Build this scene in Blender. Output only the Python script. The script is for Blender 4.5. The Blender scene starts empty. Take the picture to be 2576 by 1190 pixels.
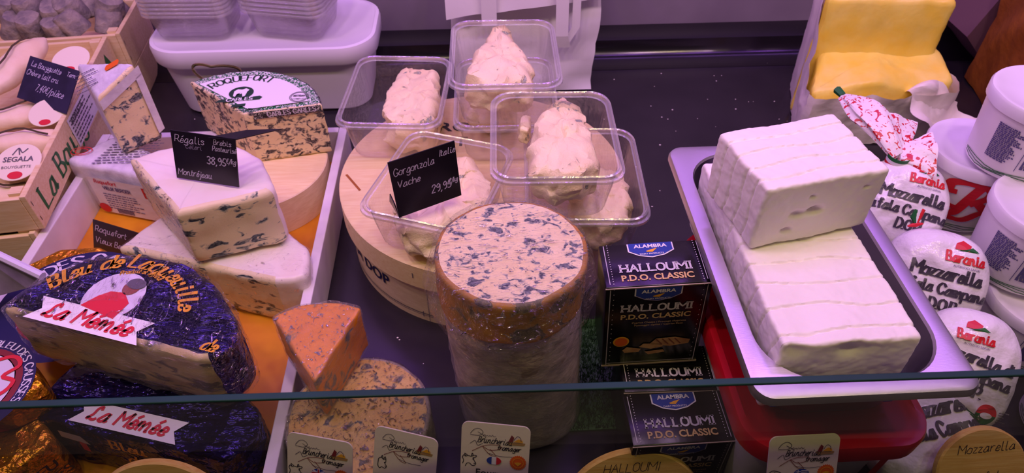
import bpy, bmesh, math, random
import numpy as np
from mathutils import Vector, Matrix, Euler, noise

# ------------------------------------------------------------------ camera, world, lights, exposure
SC = bpy.context.scene
COL = SC.collection
H = 0.65; PITCH = math.radians(44); YAW = math.radians(3); FPX = 1720.0
cam_d = bpy.data.cameras.new('camera'); cam = bpy.data.objects.new('camera', cam_d); COL.objects.link(cam)
cam.location = (0, 0, H); cam.rotation_euler = (math.pi/2 - PITCH, 0, -YAW)
cam_d.sensor_fit = 'HORIZONTAL'; cam_d.sensor_width = 36.0; cam_d.lens = FPX/2576*36.0
cam_d.clip_start = 0.01; cam_d.clip_end = 50
cam_d.dof.use_dof = True; cam_d.dof.focus_distance = 0.60; cam_d.dof.aperture_fstop = 13.0
SC.camera = cam

W = bpy.data.worlds.new('shop'); SC.world = W; W.use_nodes = True
W.node_tree.nodes['Background'].inputs[0].default_value = (1.0, 0.62, 0.60, 1)
W.node_tree.nodes['Background'].inputs[1].default_value = 0.085

VIOLET = (0.47, 0.14, 1.0); VIOLET2 = (0.5, 0.18, 1.0); ROSE = (0.96, 0.52, 0.96); WARM = (1.0, 0.82, 0.30)
def area(name, loc, target, sx, sy, power, col):
    d = bpy.data.lights.new(name, 'AREA'); d.shape = 'RECTANGLE'; d.size = sx; d.size_y = sy
    d.energy = power; d.color = col
    o = bpy.data.objects.new(name, d); COL.objects.link(o); o.location = loc
    o.rotation_euler = (Vector(target)-Vector(loc)).to_track_quat('-Z', 'Y').to_euler()
    return o
# rows of violet and pink lamps in the roof of the case (the pink ones aimed at its back), warm spots in front of it
for i_ in range(9):
    lx = -1.0+2.0*i_/8
    area('violet_case_lamp', (lx, 0.74, 1.06), (lx*0.95, 0.66, 0), 0.16, 0.05, 0.68, VIOLET)
    area('violet_rear_lamp', (lx, 1.16, 0.98), (lx*0.95, 0.70, 0), 0.22, 0.05, 0.30, VIOLET2)
for i_ in range(7):
    lx = -0.9+1.8*i_/6
    area('rose_case_lamp', (lx, 0.47, 1.12), (lx*0.95, 1.10, 0.15), 0.06, 0.06, 1.38, ROSE)
for wx in (-0.8, -0.25, 0.35, 0.9):
    area('warm_spot_lamp', (wx, 0.05, 1.70), (wx*0.75, 0.6, 0), 0.07, 0.07, 2.1, WARM)

SC.view_settings.view_transform = 'Standard'; SC.view_settings.look = 'None'
SC.view_settings.exposure = 0.0; SC.view_settings.gamma = 1.0
SC.view_settings.use_curve_mapping = False
SC.cycles.transparent_max_bounces = 40
SC.cycles.max_bounces = 8

# ------------------------------------------------------------------ helpers
_fw = np.array([math.sin(YAW)*math.cos(PITCH), math.cos(YAW)*math.cos(PITCH), -math.sin(PITCH)])
_rt = np.array([math.cos(YAW), -math.sin(YAW), 0.0]); _up = np.cross(_rt, _fw)
def ray(x, y): return _fw + _rt*(x-1288)/FPX - _up*(y-595)/FPX
def P(x, y, z=0.0):
    """point at height z that lies under photograph pixel x, y"""
    d = ray(x, y); t = (z-H)/d[2]; return Vector((d[0]*t, d[1]*t, z))
def PY(x, y, Y):
    d = ray(x, y); t = Y/d[1]; return Vector((d[0]*t, Y, H+d[2]*t))
def P2(x, y, z): v = P(x, y, z); return (v.x, v.y)

RND = random.Random(7)
def nz(v, sc, off=0.0): return noise.noise_vector(Vector(v)*sc + Vector((off, off*1.7, -off)))

class Thing:
    """an Empty at the base of a thing, parent of its parts"""
    def __init__(s, name, label, cat, loc=(0,0,0), rot=(0,0,0), group=None):
        o = bpy.data.objects.new(name, None); COL.objects.link(o); o.empty_display_size = 0.01
        o.location = loc; o.rotation_euler = rot
        o['label'] = label; o['category'] = cat
        if group: o['group'] = group
        s.o = o; s.m = Matrix.Translation(Vector(loc)) @ Euler(rot).to_matrix().to_4x4(); s.inv = s.m.inverted()
    def part(s, name, vf, mat, world=True, smooth=True, parent=None, label=None, kind=None):
        v, f = vf
        if world: v = [s.inv @ Vector(p) for p in v]
        o = raw(name, (v, f), mat, smooth); o.parent = parent or s.o
        if label: o['label'] = label
        if kind: o['kind'] = kind
        return o
def raw(name, vf, mat, smooth=True):
    v, f = vf
    me = bpy.data.meshes.new(name); me.from_pydata([tuple(p) for p in v], [], f); me.validate(); me.update()
    if smooth:
        me.polygons.foreach_set('use_smooth', [True]*len(me.polygons))
        try: me.set_sharp_from_angle(angle=math.radians(38))
        except Exception: pass
    me.materials.append(mat)
    o = bpy.data.objects.new(name, me); COL.objects.link(o); return o
def solo(name, vf, mat, label, cat, loc=None, group=None, smooth=True, kind=None):
    """a thing of one single mesh; its origin is put at its base"""
    v, f = vf; v = [Vector(p) for p in v]
    if loc is None:
        n = len(v); loc = (sum(p.x for p in v)/n, sum(p.y for p in v)/n, min(p.z for p in v))
    loc = Vector(loc); o = raw(name, ([p-loc for p in v], f), mat, smooth); o.location = loc
    o['label'] = label; o['category'] = cat
    if group: o['group'] = group
    if kind: o['kind'] = kind
    return o
def struct(name, vf, mat, smooth=False, kind='structure'):
    o = raw(name, vf, mat, smooth); o['kind'] = kind; return o
def copy_thing(o, loc, rot, label, parent=None):
    c = o.copy(); COL.objects.link(c); c.location = loc; c.rotation_euler = rot; c['label'] = label
    for ch in o.children:
        k = ch.copy(); COL.objects.link(k); k.parent = c
        for g in ch.children:
            q = g.copy(); COL.objects.link(q); q.parent = k
    return c

# ---- mesh makers: every one returns (verts, faces)
def join(*vfs):
    V = []; F = []
    for v, f in vfs:
        n = len(V); V += [Vector(p) for p in v]; F += [[i+n for i in q] for q in f]
    return V, F
def xf(vf, m): return [m @ Vector(p) for p in vf[0]], vf[1]
def box(x0, x1, y0, y1, z0, z1, b=0.0, seg=2):
    bm = bmesh.new(); bmesh.ops.create_cube(bm, size=1)
    for v in bm.verts: v.co = Vector((x0+(v.co.x+.5)*(x1-x0), y0+(v.co.y+.5)*(y1-y0), z0+(v.co.z+.5)*(z1-z0)))
    if b: bmesh.ops.bevel(bm, geom=bm.edges[:], offset=b, segments=seg, affect='EDGES', profile=0.5)
    return bm_out(bm)
def bm_out(bm):
    bm.verts.index_update(); v = [q.co.copy() for q in bm.verts]; f = [[w.index for w in q.verts] for q in bm.faces]; bm.free(); return v, f
def hexa(b, t, bev=0.0, seg=2):
    """box from four bottom and four top corners"""
    bm = bmesh.new(); vs = [bm.verts.new(p) for p in list(b)+list(t)]
    for q in ((3,2,1,0),(4,5,6,7),(0,1,5,4),(1,2,6,5),(2,3,7,6),(3,0,4,7)): bm.faces.new([vs[i] for i in q])
    bmesh.ops.recalc_face_normals(bm, faces=bm.faces[:])
    if bev: bmesh.ops.bevel(bm, geom=bm.edges[:], offset=bev, segments=seg, affect='EDGES', profile=0.5)
    return bm_out(bm)
def lathe(prof, n=48, c=(0,0,0), a0=0.0, a1=2*math.pi, rx=1.0, ry=1.0):
    full = abs(a1-a0-2*math.pi) < 1e-6; m = n if full else n+1
    V = []; F = []
    for i in range(m):
        a = a0+(a1-a0)*i/n
        for r, z in prof: V.append(Vector((c[0]+r*math.cos(a)*rx, c[1]+r*math.sin(a)*ry, c[2]+z)))
    k = len(prof)
    for i in range(n):
        j = (i+1) % m
        for q in range(k-1): F.append([i*k+q, j*k+q, j*k+q+1, i*k+q+1])
    return V, F
def tube(pts, r, n=8, closed=False):
    pts = [Vector(p) for p in pts]; V = []; F = []; m = len(pts); up = Vector((0.13, 0.2, 0.97))
    for i, p in enumerate(pts):
        a = pts[(i-1) % m] if (closed or i) else p; b = pts[(i+1) % m] if (closed or i < m-1) else p
        d = (b-a).normalized(); s = d.cross(up)
        if s.length < 1e-4: s = d.cross(Vector((1, 0, 0)))
        s.normalize(); u = s.cross(d); rr = r[i] if isinstance(r, (list, tuple)) else r
        for k in range(n):
            t = 2*math.pi*k/n; V.append(p + s*math.cos(t)*rr + u*math.sin(t)*rr)
    for i in range(m if closed else m-1):
        j = (i+1) % m
        for k in range(n): F.append([i*n+k, i*n+(k+1) % n, j*n+(k+1) % n, j*n+k])
    if not closed: F.append(list(range(n))[::-1]); F.append([(m-1)*n+k for k in range(n)])
    return V, F
def grid(fn, nu, nv, close_u=False):
    V = []; F = []
    for j in range(nv+1):
        for i in range(nu+1): V.append(Vector(fn(i/nu, j/nv)))
    w = nu+1
    for j in range(nv):
        for i in range(nu): F.append([j*w+i, j*w+i+1, (j+1)*w+i+1, (j+1)*w+i])
    return V, F
def rrect(w, d, r, n=6, cx=0, cy=0):
    out = []
    for sx, sy, a in ((1, 1, 0), (-1, 1, 90), (-1, -1, 180), (1, -1, 270)):
        for k in range(n+1):
            t = math.radians(a+90*k/n); out.append((cx+sx*(w/2-r)+r*math.cos(t), cy+sy*(d/2-r)+r*math.sin(t)))
    return out
def loops(rings, cap0=True, cap1=True):
    """rings: lists of equally many 3-D points"""
    V = []; F = []; n = len(rings[0])
    for r in rings: V += [Vector(p) for p in r]
    for j in range(len(rings)-1):
        for i in range(n): F.append([j*n+i, j*n+(i+1) % n, (j+1)*n+(i+1) % n, (j+1)*n+i])
    if cap0: F.append(list(range(n))[::-1])
    if cap1: F.append([(len(rings)-1)*n+i for i in range(n)])
    return V, F
def fillet(poly, rads, n=4):
    """poly of (x, y, tag): tag belongs to the side that starts at the corner"""
    out = []; m = len(poly)
    for i, (x, y, t) in enumerate(poly):
        r = rads[i] if isinstance(rads, (list, tuple)) else rads
        p = Vector((x, y)); a = Vector(poly[i-1][:2]); b = Vector(poly[(i+1) % m][:2]); tp = poly[i-1][2]
        if r <= 0: out.append((x, y, t)); continue
        da = (a-p).normalized(); db = (b-p).normalized(); ang = da.angle(db)
        L = min(r/math.tan(ang/2), (a-p).length*.45, (b-p).length*.45)
        A = p+da*L; B = p+db*L
        for k in range(n+1):
            s = k/n; q = A*(1-s)**2 + p*2*s*(1-s) + B*s*s
            out.append((q.x, q.y, tp if k < n/2 else t))
    return out
def resample(poly, step):
    out = []; m = len(poly)
    for i, (x, y, t) in enumerate(poly):
        a = Vector((x, y)); b = Vector(poly[(i+1) % m][:2]); k = max(1, int((b-a).length/step+.5))
        for q in range(k): c = a.lerp(b, q/k); out.append((c.x, c.y, t))
    return out
def slab(poly, z0, z1, r=0.003, seg=3, nside=5, ncap=6, step=0.006, amp=0.0, sc=60.0, off=0.0, fn=None, grow=0.0, lean=(0, 0)):
    """upright prism with rounded rims; returns {tag: (verts, faces)} with tags of the sides, 'top' and 'bottom'"""
    pl = resample(poly, step); n = len(pl); pts = [Vector(p[:2]) for p in pl]; tags = [p[2] for p in pl]
    area2 = sum(pts[i].x*pts[(i+1) % n].y-pts[(i+1) % n].x*pts[i].y for i in range(n))
    if area2 < 0:
        pts = pts[::-1]; tags = tags[::-1]; tags = tags[1:]+tags[:1]
    nrm = []
    for i in range(n):
        e = pts[(i+1) % n]-pts[i-1]; nrm.append(Vector((e.y, -e.x)).normalized())
    cen = sum(pts, Vector((0, 0)))/n
    z0 -= grow; z1 += grow
    def ring(ins, z): return [Vector((pts[i].x-nrm[i].x*(ins-grow)+lean[0]*(z-z0), pts[i].y-nrm[i].y*(ins-grow)+lean[1]*(z-z0), z)) for i in range(n)]
    def shr(rg, s):
        c = sum(rg, Vector((0, 0, 0)))/n; return [c+(p-c)*s for p in rg]
    rings = []; kinds = []
    b = ring(r, z0)
    for k in range(1, ncap): rings.append(shr(b, k/ncap)); kinds.append('bottom')
    for k in range(seg+1):
        t = math.pi/2*k/seg; rings.append(ring(r*(1-math.sin(t)), z0+r*(1-math.cos(t)))); kinds.append('bottom' if k == 0 else 'side')
    for k in range(1, nside): rings.append(ring(0, z0+r+(z1-z0-2*r)*k/nside)); kinds.append('side')
    for k in range(seg+1):
        t = math.pi/2*k/seg; rings.append(ring(r*(1-math.cos(t)), z1-r+r*math.sin(t))); kinds.append('side')
    tp = ring(r, z1)
    for k in range(ncap-1, 0, -1): rings.append(shr(tp, k/ncap)); kinds.append('top')
    V = [p for rg in rings for p in rg]
    c0 = len(V); V.append(sum(rings[0], Vector())/n); c1 = len(V); V.append(sum(rings[-1], Vector())/n)
    if fn: V = [Vector(fn(p)) for p in V]
    if amp: V = [p + nz(p, sc, off)*amp + nz(p, sc*2.7, off+3)*amp*.4 for p in V]
    G = {}
    for j in range(len(rings)-1):
        for i in range(n):
            k = kinds[j+1] if kinds[j+1] != 'side' else tags[i]
            if kinds[j+1] == 'bottom': k = 'bottom'
            G.setdefault(k, []).append([j*n+i, j*n+(i+1) % n, (j+1)*n+(i+1) % n, (j+1)*n+i])
    L = (len(rings)-1)*n
    for i in range(n):
        G.setdefault('bottom', []).append([c0, (i+1) % n, i]); G.setdefault('top', []).append([c1, L+i, L+(i+1) % n])
    out = {}
    for k, fs in G.items():
        used = {}; vv = []; ff = []
        for q in fs:
            row = []
            for i in q:
                if i not in used: used[i] = len(vv); vv.append(V[i])
                row.append(used[i])
            ff.append(row)
        out[k] = (vv, ff)
    return out
def weld(vf, d=1e-6):
    bm = bmesh.new(); vs = [bm.verts.new(p) for p in vf[0]]
    for q in vf[1]:
        try: bm.faces.new([vs[i] for i in q])
        except ValueError: pass
    bmesh.ops.remove_doubles(bm, verts=bm.verts[:], dist=d); return bm_out(bm)
def pick(S, *tags): return weld(join(*[S[t] for t in tags if t in S]))
def ellipse(cx, cy, rx, ry, n=28): return [(cx+rx*math.cos(2*math.pi*i/n), cy+ry*math.sin(2*math.pi*i/n)) for i in range(n)]
def flat(poly, fmap, fan=True):
    """flat print: polygon of (u, v) laid on a surface through fmap, filled from its centre"""
    m = len(poly); cu = sum(p[0] for p in poly)/m; cv = sum(p[1] for p in poly)/m
    V = [fmap(*p) for p in poly]+[fmap(cu, cv)]
    return V, [[i, (i+1) % m, m] for i in range(m)]
def patch(u0, u1, v0, v1, fmap, nu=8, nv=4): return grid(lambda a, b: fmap(u0+(u1-u0)*a, v0+(v1-v0)*b), nu, nv)
def plane(o, u, v, lift=0.0004):
    o = Vector(o); u = Vector(u).normalized(); v = Vector(v).normalized(); n = u.cross(v).normalized()*lift
    return lambda a, b: o+u*a+v*b+n

# ---- lettering: a pen-stroke alphabet and Blender's own face
GL = {
'a':'59 3a 17 05 14 34 57;5a 56 54 65','b':'0e 04;08 2a 4a 57 55 34 14 05','c':'49 3a 1a 07 05 14 34 45','d':'5e 54;57 4a 2a 08 05 14 34 56',
'e':'07 47 49 2a 18 05 14 34 45','f':'4d 3e 2d 24;!0a 4a','g':'59 3a 17 05 14 34 57;5a 52 40 20 01','h':'!0e 04;07 2a 4a 58 54',
'i':'1a 15 24 34;!1d 1c','j':'2a 22 10 00;!2d 2c','k':'!0e 04;!4a 07;!17 44','l':'1e 15 24 34','m':'!0a 04;07 1a 2a 38 34;37 5a 6a 78 74 84',
'n':'!0a 04;07 2a 3a 48 45 54 64','o':'2a 07 05 24 44 57 59 3a 2a','p':'!0a 00;08 2a 4a 58 55 34 04','q':'57 4a 2a 08 05 14 34 56;!5a 50 61',
'r':'!0a 04;07 2a 4a','s':'49 2a 09 18 37 45 24 05','t':'1d 15 24 34;!0a 3a','u':'0a 05 14 34 47;4a 45 54 64','v':'!0a 24 4a','w':'!0a 14 38 54 7a',
'x':'!0a 44;!4a 04','y':'0a 16 25 47;4a 42 20 01','z':'!0a 4a 04 44','A':'!04 3e 64;!18 58','B':'!0e 04;0e 3e 4d 4b 39 09;09 39 57 56 44 04',
'C':'6c 4e 2e 0b 07 24 44 66','D':'!0e 04;0e 3e 6b 67 34 04','E':'!5e 0e 04 54;!09 49','F':'!5e 0e 04;!09 49','G':'6c 4e 2e 0b 07 24 44 66 68;!68 48',
'H':'!0e 04;!6e 64;!09 69','I':'!1e 14','J':'4e 46 24 05','K':'!0e 04;!5e 08;!19 64','L':'!0e 04 54','M':'!04 0e;!0e 48 8e;!8e 84','N':'!04 0e 64 6e',
'O':'3e 1d 0b 07 15 34 55 67 6b 5d 3e','P':'!0e 04;0e 3e 5d 5a 38 08','Q':'3e 1d 0b 07 15 34 55 67 6b 5d 3e;!46 73','R':'!0e 04;0e 3e 5d 5a 38 08;!38 64',
'S':'5d 3e 1e 0c 1a 48 56 44 24 05','T':'!0e 6e;!3e 34','U':'0e 06 24 44 66 6e','V':'!0e 34 6e','X':'!0e 64;!6e 04','Y':'!0e 39 6e;!39 34','Z':'!0e 6e 04 64','W':'!0e 24 4a 64 8e',
'0':'2e 0b 07 24 47 4b 2e','1':'!0b 2e 24','2':'0c 1e 3e 4c 3a 04;!04 44','3':'0d 2e 4c 29;29 47 34 05','4':'!4e 07 57;!3a 32','5':'!4e 1e 09;09 38 46 24 05',
'6':'4d 1a 05 24 46 39 07','7':'!0e 4e 14','8':'2e 0c 2a 46 24 06 2a 4c 2e','9':'4b 2e 0b 29 4c;4c 46 24',',':'!14 02','.':'!04 14','/':'!01 4e','-':'!08 38',"'":'!0e 1c',
'€':'5d 3e 1b 17 34 55;!0a 4a;!08 38','{':'5c 4e 2c 28 16 04 05 15 34 54 65','}':'00 3c 34;3a 5d 64;6a 8d 85 94','#':'1b 0b 0d 2e 5e 7d 7b 59;5e 4a 36 25;49 69 87 76 54 24 05 07 27'}
def _smooth(p, k=5):
    if len(p) < 3: return p
    q = [p[0]*2-p[1]]+p+[p[-1]*2-p[-2]]; out = []
    for i in range(1, len(q)-2):
        a, b, c, d = q[i-1:i+3]
        for s in range(k):
            t = s/k; out.append(.5*((2*b)+(c-a)*t+(2*a-5*b+4*c-d)*t*t+(3*b-a-3*c+d)*t**3))
    out.append(p[-1]); return out
ACC = {'é': 'e', 'è': 'e', 'É': 'E'}
def ribbon(pts, w, fmap, nib=None):
    V = []; F = []; m = len(pts)
    for i in range(m):
        d = pts[min(i+1, m-1)]-pts[max(i-1, 0)]
        if d.length < 1e-9: d = Vector((1, 0))
        d.normalize(); ww = w
        if nib is not None: ww = w*(nib+(1-nib)*abs(d.y)**.8)
        n = Vector((-d.y, d.x))*ww/2
        p = pts[i]
        if i == 0: p = p-d*w*.3
        if i == m-1: p = p+d*w*.3
        V += [fmap(*(p+n)), fmap(*(p-n))]
    for i in range(m-1): F.append([2*i, 2*i+1, 2*i+3, 2*i+2])
    return V, F
def pen(text, size, w, fmap, nib=None, slant=0.0, serif=0.0, align='L', track=1.6, squeeze=1.0, wob=0.0):
    """text drawn with pen strokes; size is the height of a capital in metres"""
    u = size/10.0; x = 0.0; parts = []; rnd = random.Random(len(text)*7+3)
    for ch in text:
        if ch == ' ': x += 4; continue
        g = GL.get(ACC.get(ch, ch)); g = g or GL['o']; mx = 0
        st = g.split(';')+(['!2c 4e'] if ch in 'éÉ' else ['!3c 1e'] if ch == 'è' else [])
        dy = rnd.uniform(-wob, wob)
        for s in st:
            sharp = s[0] == '!'; ps = []
            for t in s.lstrip('!').split():
                a, b = int(t[0]), int(t[1], 16)-4; mx = max(mx, a); ps.append(Vector((x+a, b+dy)))
            if serif and sharp:
                for e in (ps[0], ps[-1]):
                    if (ps[-1]-ps[0]).length > 2.5 and abs((ps[-1]-ps[0]).y) > 2: parts.append(([e+Vector((-serif, 0)), e+Vector((serif, 0))], w*.8))
            if not sharp: ps = _smooth(ps)
            elif len(ps) > 1: ps = [ps[i].lerp(ps[i+1], k/3) for i in range(len(ps)-1) for k in range(3)]+[ps[-1]]
            parts.append((ps, w))
        x += mx+track
    x -= track; sh = {'L': 0, 'C': -x/2, 'R': -x}[align]; out = []
    for ps, ww in parts:
        out.append(ribbon([Vector(((p.x+sh)*u*squeeze+p.y*u*slant, p.y*u)) for p in ps], ww, fmap, nib))
    return join(*out) if out else ([], [])
def draw(strokes, w, fmap, s=1.0, ox=0.0, oy=0.0, smooth=True):
    out = []
    for st in strokes:
        ps = [Vector((ox+a*s, oy+b*s)) for a, b in st]
        out.append(ribbon(_smooth(ps) if smooth else ps, w, fmap))
    return join(*out)
_tc = {}
def face(text, size, fmap, bold=0.0, shear=0.0, align='C', squeeze=1.0, space=1.0):
    """text in Blender's own face; size is about the height of a capital"""
    k = (text, bold, shear, align, space)
    if k not in _tc:
        c = bpy.data.curves.new('t', 'FONT'); c.body = text; c.size = 1.0; c.offset = bold; c.shear = shear; c.space_character = space
        c.align_x = {'L': 'LEFT', 'C': 'CENTER', 'R': 'RIGHT'}[align]; c.resolution_u = 3; c.fill_mode = 'FRONT'
        o = bpy.data.objects.new('t', c); COL.objects.link(o); bpy.context.view_layer.update()
        me = bpy.data.meshes.new_from_object(o.evaluated_get(bpy.context.evaluated_depsgraph_get()))
        _tc[k] = ([(v.co.x, v.co.y) for v in me.vertices], [list(p.vertices) for p in me.polygons])
        bpy.data.objects.remove(o); bpy.data.curves.remove(c); bpy.data.meshes.remove(me)
    v, f = _tc[k]; s = size/0.70
    return [fmap(a*s*squeeze, b*s) for a, b in v], f
def arc(c, R, a0, z=None, fm=None, lift=0.0005, cw=True):
    """text path along a circle in a plane given by fm(x, y)"""
    def m(u, v):
        t = a0-u/R if cw else a0+u/R
        r = R+v if cw else R-v
        return fm(c[0]+r*math.cos(t), c[1]+r*math.sin(t))
    return m
def shift(fm, du, dv, rot=0.0):
    c, s = math.cos(rot), math.sin(rot)
    return lambda u, v: fm(du+u*c-v*s, dv+u*s+v*c)
# ------------------------------------------------------------------ materials
def lin(c):
    if isinstance(c, str):
        c = [int(c[i:i+2], 16)/255 for i in (0, 2, 4)]
        c = [x/12.92 if x <= .04045 else ((x+.055)/1.055)**2.4 for x in c]
    return (c[0], c[1], c[2], 1.0)
class NT:
    def __init__(s, name):
        s.mat = bpy.data.materials.new(name); s.mat.use_nodes = True; s.t = s.mat.node_tree; s.t.nodes.clear()
        s.out = s.n('ShaderNodeOutputMaterial')
    def n(s, k, **kw):
        q = s.t.nodes.new(k)
        for a, b in kw.items(): setattr(q, a, b)
        return q
    def l(s, a, b): s.t.links.new(a, b)
    def coords(s, scale=(1, 1, 1), obj=True):
        tc = s.n('ShaderNodeTexCoord'); mp = s.n('ShaderNodeMapping'); mp.inputs['Scale'].default_value = scale
        s.l(tc.outputs['Object'], mp.inputs[0]); return mp.outputs[0]
    def noise(s, vec, scale, detail=3, rough=.55, dist=0.0):
        q = s.n('ShaderNodeTexNoise'); q.inputs['Scale'].default_value = scale; q.inputs['Detail'].default_value = detail
        q.inputs['Roughness'].default_value = rough; q.inputs['Distortion'].default_value = dist; s.l(vec, q.inputs['Vector']); return q.outputs['Fac']
    def voro(s, vec, scale, feat='F1', out='Distance'):
        q = s.n('ShaderNodeTexVoronoi'); q.feature = feat; q.inputs['Scale'].default_value = scale; s.l(vec, q.inputs['Vector']); return q.outputs[out]
    def ramp(s, fac, stops, interp='LINEAR'):
        q = s.n('ShaderNodeValToRGB'); q.color_ramp.interpolation = interp; e = q.color_ramp.elements
        while len(e) < len(stops): e.new(.5)
        for i, (p, c) in enumerate(stops):
            e[i].position = p; e[i].color = lin(c) if not isinstance(c, (int, float)) else (c, c, c, 1)
        s.l(fac, q.inputs[0]); return q.outputs[0]
    def math(s, op, a, b=0.0, clamp=False):
        q = s.n('ShaderNodeMath', operation=op); q.use_clamp = clamp
        for i, x in enumerate((a, b)):
            if isinstance(x, (int, float)): q.inputs[i].default_value = x
            else: s.l(x, q.inputs[i])
        return q.outputs[0]
    def mix(s, fac, a, b):
        q = s.n('ShaderNodeMix', data_type='RGBA')
        for i, x in ((0, fac), (6, a), (7, b)):
            if isinstance(x, (int, float)): q.inputs[i].default_value = x
            elif isinstance(x, (str, tuple, list)): q.inputs[i].default_value = lin(x)
            else: s.l(x, q.inputs[i])
        return q.outputs[2]
    def bump(s, h, strength, dist, nrm=None):
        q = s.n('ShaderNodeBump'); q.inputs['Strength'].default_value = strength; q.inputs['Distance'].default_value = dist
        s.l(h, q.inputs['Height'])
        if nrm is not None: s.l(nrm, q.inputs['Normal'])
        return q.outputs[0]
    def bsdf(s, col, rough=.5, metal=0.0, spec=.5, nrm=None, sss=0.0, sub=(.01, .006, .004), coat=0.0):
        b = s.n('ShaderNodeBsdfPrincipled')
        for k, x in (('Base Color', col), ('Roughness', rough), ('Metallic', metal)):
            if isinstance(x, (str, tuple, list)): b.inputs[k].default_value = lin(x)
            elif isinstance(x, (int, float)): b.inputs[k].default_value = x
            else: s.l(x, b.inputs[k])
        b.inputs['Specular IOR Level'].default_value = spec; b.inputs['Coat Weight'].default_value = coat
        if sss: b.inputs['Subsurface Weight'].default_value = sss; b.inputs['Subsurface Radius'].default_value = sub; b.inputs['Subsurface Scale'].default_value = .5
        if nrm is not None: s.l(nrm, b.inputs['Normal'])
        s.l(b.outputs[0], s.out.inputs[0]); return b
def plain(name, col, rough=.5, metal=0.0, spec=.5, col2=None, sc=40, lo=.35, hi=.65, bsc=0, bst=.3, bd=.001, stretch=(1, 1, 1), coat=0.0, sss=0.0):
    m = NT(name); c = col; nrm = None
    if col2 or bsc: v = m.coords(stretch)
    if col2: c = m.ramp(m.noise(v, sc, 4), [(lo, col), (hi, col2)])
    if bsc: nrm = m.bump(m.noise(v, bsc, 4), bst, bd)
    m.bsdf(c, rough, metal, spec, nrm, coat=coat, sss=sss); return m.mat
def veined(name, paste, paste2, vein, edge, sc=130, thr=.60, mask=22, mlo=.40, mhi=.56, stretch=(1, 1, 1), rough=.42, hole=.0012, big=None, rind=None):
    m = NT(name); v = m.coords(stretch)
    a = m.noise(v, sc, 4, .55, .8); b = m.noise(v, mask, 3, .6)
    bm_ = m.ramp(b, [(mlo, 0.0), (mhi, 1.0)])
    k = m.math('ADD', a, m.math('MULTIPLY', m.math('SUBTRACT', bm_, 1.0), .16))
    base = m.ramp(m.noise(v, 18, 3), [(.35, paste), (.7, paste2)])
    halo = m.ramp(k, [(thr-.07, 0.0), (thr-.005, .75)]); core = m.ramp(k, [(thr-.004, 0.0), (thr+.03, 1.0)])
    c = m.mix(halo, base, edge); c = m.mix(core, c, m.ramp(m.noise(v, 420, 2), [(.4, vein), (.75, edge)]))
    h = m.math('MULTIPLY', core, -1.0); nr = m.bump(m.math('ADD', h, m.math('MULTIPLY', m.noise(v, 500, 3), .25)), .6, hole)
    m.bsdf(c, rough, 0, .45, nr, sss=.12); return m.mat
def film(name, base=.05, edge=.5, crease=.35, sc=60, rough=.12, stretch=(1, 1, 1), tint='ffffff', bst=.9, bd=.003, lo=.52, hi=.75, milky=0.0):
    """thin clear plastic: lets light straight through, with glossy folds"""
    m = NT(name); v = m.coords(stretch)
    n1 = m.noise(v, sc, 4, .6, 1.5); n2 = m.noise(v, sc*3.2, 3, .6, 2.0)
    hgt = m.math('ADD', n1, m.math('MULTIPLY', n2, .5)); nr = m.bump(hgt, bst, bd)
    lw = m.n('ShaderNodeLayerWeight'); lw.inputs['Blend'].default_value = .35; m.l(nr, lw.inputs['Normal'])
    cr = m.ramp(n2, [(lo, 0.0), (hi, 1.0)])
    fac = m.math('ADD', base, m.math('ADD', m.math('MULTIPLY', m.math('POWER', lw.outputs['Facing'], 2.0), edge), m.math('MULTIPLY', cr, crease)), clamp=True)
    tr = m.n('ShaderNodeBsdfTransparent'); tr.inputs[0].default_value = lin(tint)
    gl = m.n('ShaderNodeBsdfGlossy'); gl.inputs['Roughness'].default_value = rough; m.l(nr, gl.inputs['Normal'])
    mx = m.n('ShaderNodeMixShader'); m.l(fac, mx.inputs[0]); m.l(tr.outputs[0], mx.inputs[1]); m.l(gl.outputs[0], mx.inputs[2])
    o = mx.outputs[0]
    if milky:
        df = m.n('ShaderNodeBsdfDiffuse'); df.inputs[0].default_value = lin('f4f2f2'); m2 = m.n('ShaderNodeMixShader'); m2.inputs[0].default_value = milky
        m.l(o, m2.inputs[1]); m.l(df.outputs[0], m2.inputs[2]); o = m2.outputs[0]
    m.l(o, m.out.inputs[0]); return m.mat
def foil(name, col, col2, sc=55, rough=.22, metal=.85, bst=1.0, bd=.006, stretch=(1, 1, 1)):
    m = NT(name); v = m.coords(stretch); vw = m.n('ShaderNodeVectorMath', operation='ADD')
    ns = m.n('ShaderNodeTexNoise'); ns.inputs['Scale'].default_value = sc*.7; ns.inputs['Detail'].default_value = 3; m.l(v, ns.inputs['Vector'])
    scl = m.n('ShaderNodeVectorMath', operation='SCALE'); scl.inputs['Scale'].default_value = .03; m.l(ns.outputs['Color'], scl.inputs[0])
    m.l(v, vw.inputs[0]); m.l(scl.outputs[0], vw.inputs[1])
    h = m.math('ADD', m.voro(vw.outputs[0], sc), m.math('MULTIPLY', m.noise(v, sc*1.6, 3), .8))
    nr = m.bump(h, bst, bd); c = m.ramp(m.noise(v, 30, 3), [(.4, col), (.65, col2)])
    m.bsdf(c, rough, metal, .6, nr); return m.mat
def wood(name, a, b, sc=(6, 60, 60), rough=.55):
    m = NT(name); v = m.coords(sc); g = m.noise(v, 4, 5, .6, .5)
    c = m.ramp(g, [(.35, a), (.62, b)]); m.bsdf(c, rough, 0, .35, m.bump(m.noise(v, 9, 3), .25, .0006)); return m.mat

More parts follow.
